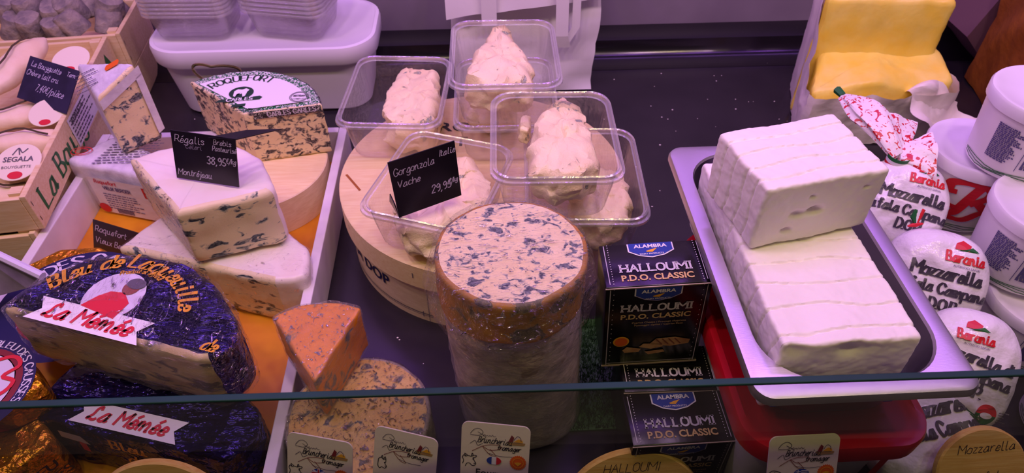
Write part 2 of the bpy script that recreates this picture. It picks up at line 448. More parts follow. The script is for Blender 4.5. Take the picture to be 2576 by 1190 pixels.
M = {}
M['shelf'] = plain('black_shelf', '29252b', .25, spec=.5, col2='201d23', sc=9, bsc=60, bst=.05)
M['wall'] = plain('grey_wall_panel', 'a89eaa', .40, metal=.15, col2='857b88', sc=3, lo=.3, hi=.7)
M['trimblack'] = plain('black_gloss_trim', '141216', .18)
M['white'] = plain('white_board', 'eeeaea', .45, col2='dcd6d6', sc=14)
M['orange'] = plain('orange_board', 'e8a012', .45, col2='d98a14', sc=16, bsc=120, bst=.15)
M['tubwhite'] = plain('white_plastic', 'dedae2', .38)
M['lidwhite'] = plain('white_lid_plastic', 'ece8f0', .35)
M['clear'] = film('clear_plastic', base=.08, edge=.55, crease=.10, sc=30, rough=.10, bst=.5, bd=.003, tint='fbfafa', milky=.035)
M['clear_rim'] = film('clear_plastic_rim', base=.24, edge=.75, crease=.10, sc=40, rough=.12, bst=.5, bd=.001, tint='f4f2f4', milky=.22)  # strong milky white stands in for the highlights along the tray rims
M['film'] = film('cling_film', base=.035, edge=.35, crease=.85, sc=46, rough=.07, bst=1.0, bd=.013, lo=.56, hi=.63)
M['film_mem'] = film('streaked_cling_film', base=.03, edge=.35, crease=.8, sc=34, rough=.06, bst=1.0, bd=.014, stretch=(1.0, .38, 1.0), lo=.60, hi=.65)
M['film_white'] = film('glare_cling_film', base=.04, edge=.4, crease=.85, sc=44, rough=.09, bst=1.0, bd=.012, lo=.58, hi=.65, milky=.05)  # milky share paints a whitish glare into the film colour
M['film_tight'] = film('tight_cling_film', base=.03, edge=.55, crease=.75, sc=24, rough=.08, stretch=(1.0, 3.4, 1.6), lo=.60, hi=.655, bst=1.0, bd=.010)
M['film_soft'] = film('smooth_cling_film', base=.02, edge=.35, crease=.45, sc=24, rough=.08, bst=.9, bd=.008, lo=.62, hi=.68)
M['film_hazy'] = film('hazy_cling_film', base=.03, edge=.35, crease=.6, sc=40, rough=.14, stretch=(.4, .4, 1.7), milky=.12, bd=.005)
M['film_cut'] = film('smeared_cling_film', base=.03, edge=.2, crease=.5, sc=34, rough=.14, stretch=(.35, .6, 2.4), milky=.04, bd=.005)
M['fourme'] = veined('fourme_paste', 'f6e0aa', 'f8e8be', '343b49', '9aa1a4', sc=135, thr=.535, mask=55, mlo=.36, mhi=.58, stretch=(.8, 1.15, 1))
M['fourme_rind'] = veined('orange_rind', 'c98c34', '94723a', '5f5a4c', '857a5e', sc=60, thr=.53, mask=24, rough=.5)
M['grey_rind'] = plain('grey_mould_rind', '8c8176', .6, col2='c4b8a6', sc=55, lo=.38, hi=.68, bsc=150, bst=.6, bd=.002, stretch=(1, 1, 1.4))
M['roq'] = veined('roquefort_paste', 'ecd6a4', 'f0deb0', '23252b', '8f8478', sc=105, thr=.515, mask=40, mlo=.33, mhi=.58, stretch=(1, 1, 1.3), hole=.003)
M['blue1'] = veined('blue_wedge_paste', 'ebd4a2', 'f0dcb0', '2f3842', '8f9090', sc=80, thr=.545, mask=28, stretch=(1, 1, 1.2), hole=.0025)
M['regalis'] = veined('sheep_blue_paste', 'ecdcae', 'f0e2b8', '26333d', '7c8a86', sc=90, thr=.545, mask=24, mlo=.42, mhi=.6, stretch=(.7, .7, 1.5))
M['regalis_rind'] = plain('white_wax_rind', 'f3ece2', .3, col2='efe3d2', sc=20, sss=.1)
M['stilton'] = veined('stilton_paste', 'e8c878', 'dfb058', '565a5e', '98927a', sc=80, thr=.545, mask=30, mlo=.35, mhi=.6)
M['shrop'] = veined('orange_blue_paste', 'e6920e', 'd8800a', '5f6264', '94804c', sc=55, thr=.575, mask=22)
M['memecut'] = veined('wrapped_blue_cut', 'c4b07c', 'ab9768', '5a564a', '857a5c', sc=45, thr=.53, mask=14, stretch=(.8, .8, 2.0), rough=.35)
M['purple_foil'] = foil('violet_foil', '352a72', '251e56', sc=26, rough=.16, metal=.8, bd=.020, stretch=(1, 1.8, 1))
M['gold_foil'] = foil('gold_foil', 'e09a20', 'c07a14', sc=60, rough=.25, metal=.7)
M['silver_foil'] = plain('white_foil_paper', 'e6e2ea', .32, col2='cfc9d6', sc=60, bsc=90, bst=.5, bd=.002)
M['creamw'] = plain('white_wrap_paper', 'e9e6ea', .4, bsc=70, bst=.35, bd=.002)
M['paper'] = plain('white_paper', 'efecef', .7, bsc=30, bst=.25, bd=.002)
M['waxpaper'] = plain('waxed_paper', 'f4ece2', .45, bsc=26, bst=.5, bd=.004, sss=.15)
M['butter'] = plain('yellow_butter', 'ffe252', .38, col2='ffea70', sc=30, bsc=90, bst=.3, bd=.002, sss=.2)
M['feta'] = plain('white_feta', 'f7f3ea', .42, col2='f3efe4', sc=30, bsc=160, bst=.25, bd=.0015, sss=.15)
M['gorg'] = veined('gorgonzola_paste', 'f9ebbe', 'f5deab', '8d958e', 'd8cda0', sc=75, thr=.60, mask=20, mlo=.45, mhi=.62, rough=.34, hole=.004)
M['gorg_blue'] = plain('grey_blue_mould', '9aa39c', .5)
M['gorg_rind'] = plain('brown_rind', 'c89a74', .5, col2='a87858', sc=60)
M['woodbox'] = wood('pale_poplar_wood', 'f6e2aa', 'eed498')
M['woodside'] = wood('poplar_veneer', 'f0dcb0', 'e6cfa0', sc=(20, 20, 90))
M['crate'] = wood('crate_wood', 'efd9ae', 'e4c894')
M['disc'] = wood('pine_disc', 'f0cc74', 'e2b458', sc=(5, 90, 90))
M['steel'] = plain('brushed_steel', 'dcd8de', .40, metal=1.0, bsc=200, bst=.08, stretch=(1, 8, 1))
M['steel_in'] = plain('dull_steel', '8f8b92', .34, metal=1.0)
M['wire'] = plain('wire_steel', 'c8b890', .2, metal=1.0)
M['red'] = plain('red_plastic', 'c00d22', .32)
M['blueplastic'] = plain('blue_plastic', '1f58d8', .35)
M['card'] = plain('black_card', '0d0b14', .30, col2='17141f', sc=25)
M['card2'] = plain('purple_black_card', '1f1a34', .5, col2='2d2748', sc=30)  # mottled purple-black, paler than the other cards
M['chalk'] = plain('chalk_ink', 'cfc6e2', .7)
M['chalk_dim'] = plain('faint_chalk_ink', '8f87a4', .7)
M['ivory'] = plain('ivory_card', 'f2e8cc', .35)
M['ink'] = plain('black_ink', '1c1a20', .5)
M['bagink'] = plain('grey_black_print', '403c46', .4)
M['greyink'] = plain('grey_ink', '5b5660', .5)
M['brownink'] = plain('brown_ink', '8c4a38', .5)
M['darkred'] = plain('dark_red_ink', '7d1c1c', .5)
M['tan'] = plain('tan_ink', 'b08a4c', .5)
M['redink'] = plain('red_ink', 'd5202c', .45)
M['blueink'] = plain('blue_ink', '1f3f9c', .45)
M['whiteink'] = plain('white_ink', 'f2f0f2', .5)
M['orangeink'] = plain('orange_ink', 'e8650e', .45)
M['yellowink'] = plain('yellow_ink', 'f2b21c', .45)
M['goldink'] = plain('gold_ink', 'e3a51a', .3, metal=.25)
M['greenink'] = plain('green_ink', '1d6a34', .5)
M['darkgreen'] = plain('dark_green_ink', '123a28', .45)
M['navy'] = plain('navy_ink', '14164a', .45)
M['violetink'] = plain('violet_grey_ink', '565080', .5)
M['lilac'] = plain('lilac_white_ink', 'd8d2e4', .45)
M['boxblack'] = plain('black_carton', '0c0b0f', .24, bsc=260, bst=.12, bd=.0006)
M['boxsilver'] = plain('silver_ink', 'd2cfd6', .35)
M['boxgold'] = plain('pale_gold_ink', 'd8b878', .35)
M['cartonedge'] = plain('raw_carton', 'bfae98', .7)
M['grillcheese'] = plain('halloumi_print', 'c9a468', .45, col2='a87a44', sc=80)
M['grillmark'] = plain('grill_mark_print', '7a3f1e', .45)
M['bagplastic'] = plain('white_bag_plastic', 'f1eff2', .2, bsc=34, bst=.6, bd=.006)
M['tubprint'] = plain('white_tub_plastic', 'f0ecee', .35)
M['brownpaper'] = plain('brown_paper', 'b0691f', .5, col2='93521a', sc=20, bsc=26, bst=.6, bd=.006)
M['mauvecarton'] = plain('mauve_carton', '7a5a62', .6)
M['ash'] = plain('ash_rind', '7b7472', .8, col2='a59a8c', sc=60, lo=.4, hi=.66, bsc=120, bst=.8, bd=.003)
M['goat'] = plain('goat_cheese', 'f7e6c4', .5, col2='f0d8b0', sc=30, bsc=70, bst=.3, bd=.003)
M['twig'] = plain('dry_twig', '4a3c28', .7)
M['turf'] = plain('plastic_grass', '3a6a30', .5, col2='3f7034', sc=60)
M['crumb'] = plain('white_crumb', 'e8e2da', .5)
M['glass'] = film('case_glass', base=.03, edge=.35, crease=0.0, sc=2, rough=.02, bst=0.0, tint='dfe3e0')
M['glassedge'] = plain('green_glass_edge', '10332f', .45, spec=.2, col2='184540', sc=6)
# ------------------------------------------------------------------ more makers
def rbox(w, d, h, r, step, fn=None):
    """rounded block centred on x, y, standing on z = 0, finely gridded so that fn can carve it"""
    bm = bmesh.new(); hw, hd, hh = w/2, d/2, h/2; V = []; F = []
    def lat(L): k = max(2, int(L/step)); return [-L/2+L*i/k for i in range(k+1)]
    for ax in range(3):
        dims = (w, d, h); a, b = [(1, 2), (2, 0), (0, 1)][ax]; A = lat(dims[a]); B = lat(dims[b])
        for s in (-1, 1):
            n0 = len(V)
            for y in B:
                for x in A:
                    p = [0, 0, 0]; p[ax] = s*dims[ax]/2; p[a] = x; p[b] = y; p = Vector(p)
                    c = Vector((max(-hw+r, min(hw-r, p.x)), max(-hd+r, min(hd-r, p.y)), max(-hh+r, min(hh-r, p.z))))
                    q = p-c
                    if q.length > 1e-9: p = c+q.normalized()*r
                    p.z += hh; V.append(p)
            k = len(A)
            for j in range(len(B)-1):
                for i in range(k-1):
                    f = [n0+j*k+i, n0+j*k+i+1, n0+(j+1)*k+i+1, n0+(j+1)*k+i]; F.append(f if s > 0 else f[::-1])
    bm.free(); V, F = weld((V, F), 1e-6)
    if fn: V = [Vector(fn(p)) for p in V]
    return V, F
def quadcard(T, bl, br, tl, mat, thick=0.0012, name='board', back=True):
    """thin rigid card from three corners; returns its print plane (metres from the lower left corner)"""
    bl, br, tl = Vector(bl), Vector(br), Vector(tl); u = br-bl; v = tl-bl; n = u.cross(v).normalized()
    t = n*thick
    T.part(name, hexa([bl-t, br-t, br+v-t, tl-t], [bl, br, br+v, tl]), mat, smooth=False)
    return plane(bl, u, v, 0.0003), u.length, v.length
def micro(fmap, u0, u1, v0, v1, rows, w, seed=1, fill=.8):
    """lines of print too small to read"""
    r = random.Random(seed); out = []
    for i in range(rows):
        v = v1-(v1-v0)*(i+.5)/rows; u = u0; end = u0+(u1-u0)*r.uniform(.6, 1.0)
        while u < end:
            L = r.uniform(.03, .12)*(u1-u0); e = min(u+L, end)
            out.append(([fmap(u, v-w/2), fmap((u+e)/2, v-w/2), fmap(e, v-w/2), fmap(e, v+w/2), fmap((u+e)/2, v+w/2), fmap(u, v+w/2)], [[0, 1, 4, 5], [1, 2, 3, 4]])); u = e+.02*(u1-u0)
    return join(*out)

# ------------------------------------------------------------------ the case
struct('floor', box(-1.3, 1.3, .12, 1.21, -.03, 0), M['shelf'])
struct('wall_back', box(-1.3, 1.3, 1.20, 1.23, -.03, .95), M['wall'])
cove = [(1.10, .0005), (1.125, .002), (1.140, .010), (1.147, .022), (1.150, .033), (1.158, .037), (1.1995, .038)]
struct('trim_1', join(grid(lambda a, b: (-1.3+2.6*a, *cove[min(6, int(b*6+.5))]), 24, 6)), M['trimblack'], smooth=True)
struct('trim_2', box(-1.3, 1.3, .200, .252, .0, .068, .002), M['trimblack'])
g0 = P(0, 1026, .283); g1 = P(2576, 944, .283); gd = (g1-g0).normalized(); gn = Vector((-gd.y, gd.x, 0)); G0 = g0-gd*.35; G1 = g1+gd*.35
T = Thing('glass_screen', 'clear glass front screen with a dark green polished top edge', 'glass', ((G0.x+G1.x)/2, (G0.y+G1.y)/2, .0685))
def upright(a, b, t, z0, z1, bev=0):
    n = Vector((-(b-a).y, (b-a).x, 0)).normalized()*t
    q = [a, b, b+n, a+n]; return hexa([Vector((p.x, p.y, z0)) for p in q], [Vector((p.x, p.y, z1)) for p in q], bev)
T.part('pane', upright(G0, G1, .005, .0685, .2805), M['glass'], smooth=False)
T.part('polished_edge', upright(G0, G1, .005, .2807, .2830, .0007), M['glassedge'], smooth=False, label='dark green polished glass edge')

# crumbs and drops on the black shelf
cr = []; r = random.Random(3)
spots = [(1545, 200), (1680, 300), (1665, 295), (1660, 365), (1955, 155), (1930, 160), (1960, 300), (1980, 305), (1850, 250), (1780, 250), (1520, 300), (1000, 850), (1030, 765), (1005, 855), (1065, 915), (1070, 1010), (1072, 1045), (1080, 1075), (1060, 1060), (740, 280), (520, 305), (490, 300), (1640, 520), (1660, 480), (1700, 330), (2460, 165), (1600, 420)]
for px, py in spots + [(r.uniform(1540, 1950), r.uniform(180, 340)) for _ in range(14)]:
    c = P(px, py, 0); s = r.uniform(.0005, .0014)
    bm = bmesh.new(); bmesh.ops.create_icosphere(bm, subdivisions=1, radius=s)
    for v in bm.verts: v.co = Vector((v.co.x*r.uniform(.8, 1.6), v.co.y, max(v.co.z*.7, -.2*s)))+Vector((c.x, c.y, .2*s))
    cr.append(bm_out(bm))
solo('cheese_crumbs', join(*cr), M['crumb'], 'tiny pale cheese crumbs scattered on the black shelf', 'crumbs', kind='stuff')

# ------------------------------------------------------------------ wooden crates on the left
def crate(name, label, fr, yaw, w, L, z0, z1, text=None, sticker=False, group=None):
    T = Thing(name, label, 'crate', (fr[0], fr[1], z0), (0, 0, yaw), group); h = z1-z0; t = .007
    T.part('base_panel', box(-w+t, -t, t, L-t, .001, .006), M['crate'], world=False, smooth=False)
    s = T.part('side_panel', box(-t, 0, 0, L, 0, h, .0006, 1), M['crate'], world=False, smooth=False)
    T.part('side_panel', box(-w, -w+t, 0, L, 0, h, .0006, 1), M['crate'], world=False, smooth=False)
    for y0, y1 in ((0, t), (L-t, L)): T.part('end_panel', box(-w+t+.0004, -t-.0004, y0, y1, 0, h-.003, .0006, 1), M['crate'], world=False, smooth=False)
    for sx, y0 in ((-t-.014, t), (-w+t, t), (-t-.014, L-t-.014), (-w+t, L-t-.014)):
        a = [Vector((sx, y0, .006)), Vector((sx+.014, y0, .006)), Vector((sx+.014, y0+.014, .006)), Vector((sx, y0+.014, .006))]
        T.part('corner_post', hexa(a, [p+Vector((0, 0, h-.005)) for p in a]), M['crate'], world=False, smooth=False)
    fm = plane((0, 0, 0), (0, 1, 0), (0, 0, 1), .0004)
    st = join(*[([fm(.004, h*k), fm(.0052, h*k), fm(.0052, h*k+.007), fm(.004, h*k+.007)], [[0, 1, 2, 3]]) for k in (.2, .65)])
    T.part('staple', st, M['steel_in'], world=False, smooth=False, parent=s)
    if text: T.part('lettering', pen(text, .030, .0058, shift(fm, .028, .010), nib=.35, serif=1.0, track=2.2, squeeze=1.1), M['greenink'], world=False, smooth=False, parent=s, label='green printed lettering')
    if sticker:
        T.part('paper_label', patch(.165, .275, .004, h-.004, plane((0, 0, 0), (0, 1, 0), (0, 0, 1), .0008)), M['creamw'], world=False, parent=s, label='white printed paper label')
        T.part('lettering', join(micro(plane((0, 0, 0), (0, 1, 0), (0, 0, 1), .0012), .17, .27, .006, h-.006, 7, .0022, 4), pen('BOUYGUETTE', .007, .0013, shift(plane((0, 0, 0), (0, 1, 0), (0, 0, 1), .0014), .175, h-.016))), M['greyink'], world=False, smooth=False, parent=s)
    return T
cB = P(62, 495, .12)
crB = crate('wooden_crate', 'open wooden crate of goat cheeses with green lettering on its side', (cB.x, cB.y), math.radians(7.1), .34, .40, .068, .12, 'La Bouyguette', True)
crate('wooden_crate', 'wooden crate underneath the green lettered crate, hardly showing', (cB.x-.012, cB.y-.006), math.radians(7.1), .34, .40, .0, .0665)
cA = P(300, 84, .122)
crA = crate('wooden_crate', 'wooden crate of grey ash coated cheeses at the back left', (cA.x, cA.y), math.radians(5), .34, .139, .060, .122)
crate('wooden_crate', 'wooden crate below the crate of grey ash coated cheeses', (cA.x, cA.y), math.radians(5), .34, .139, .0, .0590)
T = crA
fm = plane((0, 0, 0), (0, 1, 0), (0, 0, 1), .0005)
# green triangle mark on the front crate, near its back corner
crB.part('lettering', ([plane((0, 0, 0), (0, 1, 0), (0, 0, 1), .0005)(*q) for q in ((.345, .018), (.375, .018), (.36, .042))], [[0, 1, 2]]), M['greenink'], world=False, smooth=False, parent=crB.o.children[1])

# grey ash coated cheeses in the back crate
ROWS = ['leftmost of the front row', 'second from left in the front row', 'third from left in the front row', 'fourth from left in the front row', 'at the right end of the front row', 'behind the middle of the front row', 'upper right, cut by the picture top', 'at the top, next to the right end', 'upper left, above the front row', 'at the far left edge', 'topmost in the middle', 'against the right crate side']
def ash(px, py, z, w, h, k, lab):
    c = P(px, py, z)
    n = 20; rings = []
    for rr, zz in ((.55, 0), (.96, .04), (1.0, .18), (.95, .5), (.86, .85), (.78, .97), (.5, 1.0), (.12, 1.0)):
        rings.append([(w/2*rr*math.copysign(abs(math.cos(2*math.pi*i/n))**.75, math.cos(2*math.pi*i/n)), w/2*rr*math.copysign(abs(math.sin(2*math.pi*i/n))**.75, math.sin(2*math.pi*i/n)), h*zz) for i in range(n)])
    v, f = loops(rings); m = Matrix.Translation(c-Vector((0, 0, h*.6))) @ Euler((.35*math.sin(k*2.1), .4*math.cos(k*1.7), k)).to_matrix().to_4x4()
    v = [m @ (p+nz(p, 70, k)*.0022) for p in v]
    solo('ash_cheese', (v, f), M['ash'], lab, 'cheese', group='grey ash coated cheeses in the back crate')
AL = 'grey ash coated cheese in the back crate, '
for i, (px, py, z) in enumerate(((25, 60, .12), (78, 55, .125), (150, 62, .125), (190, 48, .135), (262, 52, .125), (140, 25, .14), (215, 10, .14), (262, 15, .14), (75, 15, .14), (15, 18, .13), (185, 5, .15), (300, 28, .12))):
    ash(px, py, z, .044, .040, i*1.3, AL+ROWS[i])

# long goat cheeses with a twig, in the lettered crate
def loaf(a, b, w, h, lab, seed):
    a, b = Vector(a), Vector(b); d = b-a; L = d.length; c = (a+b)/2; yaw = math.atan2(d.y, d.x); pit = -math.asin(d.z/L)
    T = Thing('goat_cheese', lab, 'cheese', c, (0, pit, yaw), 'long goat cheeses in the wooden crate')
    n = 24; rings = []
    for k in range(17):
        t = -1+2*k/16; s = max(.02, (1-abs(t)**2.6))**.5*(.85+.15*t)
        rings.append([(t*L/2, w/2*s*math.cos(2*math.pi*i/n), h/2*s*math.copysign(abs(math.sin(2*math.pi*i/n))**.8, math.sin(2*math.pi*i/n))) for i in range(n)])
    v, f = loops(rings); v = [p+nz(p, 38, seed)*.004 for p in v]
    T.part('paste', (v, f), M['goat'], world=False)
    pts = [(-L*.42+L*.8*q/9, w*.12*math.sin(q*.9+seed), h/2*(1-abs(-.84+1.6*q/9)**2.6)**.5+.0035) for q in range(10)]
    T.part('twig', tube(pts, .0013, 6), M['twig'], world=False, label='dry brown twig')
    return T
loaf(P(-70, 265, .115), P(112, 98, .142), .055, .036, 'long goat cheese leaning highest against the back of its crate', 1)
loaf(P(-60, 318, .10), P(178, 268, .10), .05, .034, 'long goat cheese lying just below the tilted black price card', 2)
loaf(P(-70, 372, .10), P(165, 352, .10), .05, .034, 'long goat cheese in the middle of the lettered crate', 3)
l4 = loaf(P(-80, 432, .10), P(128, 425, .10), .055, .034, 'long goat cheese with a white round label at the crate front', 4)
loaf(P(-80, 490, .09), P(95, 478, .09), .04, .022, 'long goat cheese against the front panel of its crate', 5)
def seal(name, lab, px, py, z, r, parent_thing=None, word=True):
    c = P(px, py, z); T = Thing(name, lab, 'label', c, (math.radians(18), 0, math.radians(3)))
    T.part('paper', lathe([(0, .0005), (r*.98, .0005), (r, 0), (0, -.0002)], 32), M['ivory'], world=False, smooth=False)
    fm = plane((0, 0, .0006), (1, 0, 0), (0, 1, 0))
    if word:
        T.part('lettering', join(face('SEGALA', r*.26, shift(fm, 0, r*.02), .02), face('BOUYGUETTE', r*.14, shift(fm, 0, -r*.35)), draw([[(-.3, .4), (-.1, .75), (.1, .5), (.3, .7)], [(-.1, .75), (0, .4)]], r*.05, fm, r)), M['greyink'], world=False, smooth=False)
    T.part('lettering', flat(ellipse(r*.05, -r*.72, r*.32, r*.2), fm), M['redink'], world=False, smooth=False, label='red printed spot')
    return T
seal('round_label', 'round white printed label on the goat cheese at the crate front', 45, 408, .1215, .028)
seal('round_label', 'round cream label tucked behind the tilted black price card', 178, 150, .150, .026, word=False)
seal('round_label', 'round cream label with red spot below the tilted price card', 118, 283, .1215, .024, word=False)
# tilted price card
cw = Thing('price_card', 'tilted purple black price card reading 7,40 stuck in the crate', 'price card', P(105, 265, .118))
fm, w_, h_ = quadcard(cw, P(42, 245, .123), P(166, 287, .123), P(76, 140, .163), M['card2'])
cw.part('lettering', join(pen('La Bouyguette', .0075, .0007, shift(fm, .008, h_-.013), slant=.2, wob=.4), pen('Tarn', .006, .0007, shift(fm, w_-.02, h_-.012), slant=.2),
    pen('Chèvre lait cru', .0075, .0007, shift(fm, .004, h_-.026), slant=.2, wob=.4), pen('7,40€/pièce', .009, .0008, shift(fm, .030, h_-.044), slant=.25, wob=.4)), M['chalk'], smooth=False)
# round white cheese beside the tray
c = P(-5, 650, .0)
solo('goat_cheese_round', ([p+nz(p, 60)*.002 for p in lathe([(0, 0), (.036, 0), (.041, .006), (.042, .024), (.037, .033), (.02, .036), (0, .036)], 32, P(-40, 668, 0))[0]], lathe([(0, 0), (.036, 0), (.041, .006), (.042, .024), (.037, .033), (.02, .036), (0, .036)], 32)[1]), M['goat'], 'round white goat cheese beside the white tray, left edge', 'cheese')

# ------------------------------------------------------------------ white tray with an orange board
T = Thing('white_tray', 'white walled tray with an orange base holding blue cheeses', 'tray', (-.38, .58, .0))
XL, XR, Y0, Y1, ZT = -.558, -.2005, .292, .858, .060
T.part('side_wall', box(XL, XL+.012, Y0, Y1, 0, ZT, .0012), M['white'], smooth=False)
T.part('side_wall', box(XR-.012, XR, Y0, Y1, 0, ZT, .0012), M['white'], smooth=False)
T.part('end_wall', box(XL+.0125, XR-.0125, Y1-.012, Y1, 0, ZT, .0012), M['white'], smooth=False)
T.part('end_wall', box(XL+.0125, XR-.0125, Y0, Y0+.008, 0, .02, .0012), M['white'], smooth=False)
T.part('base_board', box(XL+.0125, XR-.0125, Y0+.0085, Y1-.0125, .0005, .005), M['orange'], smooth=False, label='orange base board')

def pxpoly(z, pts): return [(*P2(x, y, z), t) for x, y, t in pts]
# round poplar box below the Roquefort
T = Thing('round_wood_box', 'pale round poplar box under the Roquefort half', 'wooden box', (-.318, .776, .0055))
T.part('side_band', lathe([(.096, .0055), (.0985, .0055), (.0985, .0585), (.097, .0595), (.0955, .0585)], 64, (-.318, .776, 0)), M['woodside'])
T.part('lid', lathe([(0, .0600), (.0960, .0600), (.0975, .0590)], 64, (-.318, .776, 0)), M['woodbox'], label='smooth pale wooden lid')

# Roquefort half
A_, B_, C_ = Vector((-.406, .862)), Vector((-.314, .778)), Vector((-.214, .796))
def circ(a, b, c):
    ax, ay, bx, by, cx, cy = *a, *b, *c; d = 2*(ax*(by-cy)+bx*(cy-ay)+cx*(ay-by))
    ux = ((ax*ax+ay*ay)*(by-cy)+(bx*bx+by*by)*(cy-ay)+(cx*cx+cy*cy)*(ay-by))/d; uy = ((ax*ax+ay*ay)*(cx-bx)+(bx*bx+by*by)*(ax-cx)+(cx*cx+cy*cy)*(bx-ax))/d
    return Vector((ux, uy)), (Vector((ux, uy))-Vector(a)).length
MID = Vector((-.292, .884)); RC, RR = circ(A_, MID, C_)
a1 = math.atan2(C_.y-RC.y, C_.x-RC.x); a2 = math.atan2(A_.y-RC.y, A_.x-RC.x)
poly = [(B_.x, B_.y, 'front')] + [(RC.x+RR*math.cos(a1+(a2-a1)*k/22), RC.y+RR*math.sin(a1+(a2-a1)*k/22), 'rind' if k < 22 else 'left') for k in range(23)]
S = slab(poly, .0605, .140, r=.003, step=.004, nside=14, amp=.0012, sc=90)
T = Thing('roquefort_half', 'cut half of Roquefort with green and white printed wrapper', 'cheese', (-.31, .83, .0605))
T.part('paste', pick(S, 'front', 'left', 'bottom'), M['roq'])
m = NT('green_printed_wrapper'); v = m.coords((1, 1, 1)); n_ = m.noise(v, 190, 2, .5, 2.5)
m.bsdf(m.ramp(n_, [(.50, '17683c'), (.54, 'e6e6e2')]), .3, 0, .5, m.bump(m.noise(v, 60), .3, .002)); M['greenwrap'] = m.mat
m = NT('dark_printed_wrapper'); v = m.coords((1, 1, 1)); n_ = m.noise(v, 230, 2, .5, 2.5)
m.bsdf(m.ramp(n_, [(.56, '1b1f22'), (.60, 'c9c9c6')]), .3, 0, .5, m.bump(m.noise(v, 60), .3, .002)); M['darkwrap'] = m.mat
wr = T.part('wrapper', pick(S, 'top'), M['greenwrap'], label='green printed wrapper')
T.part('wrapper_skirt', pick(S, 'rind'), M['darkwrap'], label='dark printed foil skirt')
fm = lambda x, y: Vector((x, y, .1418))
inner = [(B_.x+.004, B_.y+.009)] + [(RC.x+(RR-.017)*math.cos(a1+.10+(a2-a1-.16)*k/22), RC.y+(RR-.017)*math.sin(a1+.10+(a2-a1-.16)*k/22)) for k in range(23)]
lb = T.part('label', flat(inner, fm), M['whiteink'], smooth=False, label='white paper label with green lettering')
_c, _r = circ(P2(520, 230, .1424), P2(606, 203, .1424), P2(704, 219, .1424)); _m = P2(609, 204, .1424); _tc1 = (_c, _r, math.atan2(_m[1]-_c.y, _m[0]-_c.x)); f2 = lambda x, y: Vector((x, y, .1424))
T.part('lettering', pen('ROQUEFORT', .0135, .0022, arc(*_tc1, fm=f2), nib=.35, serif=.7, align='C', squeeze=.92), M['darkgreen'], smooth=False, parent=lb)
oc = P(607, 233, .1424); oc2 = (oc.x, oc.y); sh = lambda u, v: Vector((oc.x+u, oc.y+v, .1424)); sh2 = lambda u, v: Vector((oc.x+u, oc.y+v, .1429))
T.part('lettering', join(flat(ellipse(0, 0, .0165, .0155), sh), flat([(-.03, -.024), (.028, -.018), (.031, -.012), (.027, -.009), (-.026, -.017)], sh), flat([(-.006, -.036), (.012, -.033), (.012, -.027), (-.005, -.029)], sh), micro(lambda u, v: Vector((oc.x+u, oc.y+v, .1424)), -.002, .045, -.046, -.038, 2, .0016, 9)), M['darkgreen'], smooth=False, parent=lb, label='green oval emblem and name bar')
T.part('lettering', join(flat([(-.009, -.009), (-.006, -.011), (-.005, -.004), (.002, -.004), (.004, -.011), (.007, -.009), (.008, .002), (.010, .006), (.005, .010), (0, .007), (-.006, .008), (-.010, .003)], sh2), pen('CARLES', .0068, .0016, shift(sh2, .002, -.0205, .10), nib=.5, serif=.6, align='C', squeeze=1.2)), M['whiteink'], smooth=False, parent=lb, label='white sheep figure and name')
sc_ = P(752, 243, .1424); s3 = lambda u, v: Vector((sc_.x+u, sc_.y+v, .1424)); s4 = lambda u, v: Vector((sc_.x+u, sc_.y+v, .1429))
T.part('lettering', join(*[ribbon([Vector((.0125*k_*math.cos(t/12*math.pi), .0125*k_*math.sin(t/12*math.pi))) for t in range(25)], .0008, s3) for k_ in (1, .86)], pen('ARTISAN', .0034, .0009, shift(s4, 0, .0005), align='C'), face('COMPLET', .0028, shift(s4, 0, -.007), .02)), M['greyink'], smooth=False, parent=lb, label='round grey stamp')
fb = plane((B_.x, B_.y, .1345), (C_-B_).to_3d(), (0, 0, 1), .0022)
T.part('lettering', pen('CARLES CARLES', .0065, .0014, shift(fb, .030, -.0015), nib=.5, squeeze=1.1), M['lilac'], smooth=False)
T.part('foil_edge', patch(.012, (C_-B_).length-.002, -.004, .006, plane((B_.x, B_.y, .1345), (C_-B_).to_3d(), (0, 0, 1), .0016)), M['darkwrap'], label='dark printed foil strip')

# wire loop behind the Roquefort
c = P(535, 190, .135)
solo('wire_loop', tube([c+Vector((.021*math.cos(t)*(1.15 if math.cos(t) < 0 else 1.4), .004*math.sin(t)+.03*max(0, math.cos(t)), .012*math.sin(t)-.012*math.cos(t))) for t in [2*math.pi*k/28 for k in range(28)]], .0022, 8, True), M['wire'], 'shiny steel wire loop sticking up behind the Roquefort', 'wire')

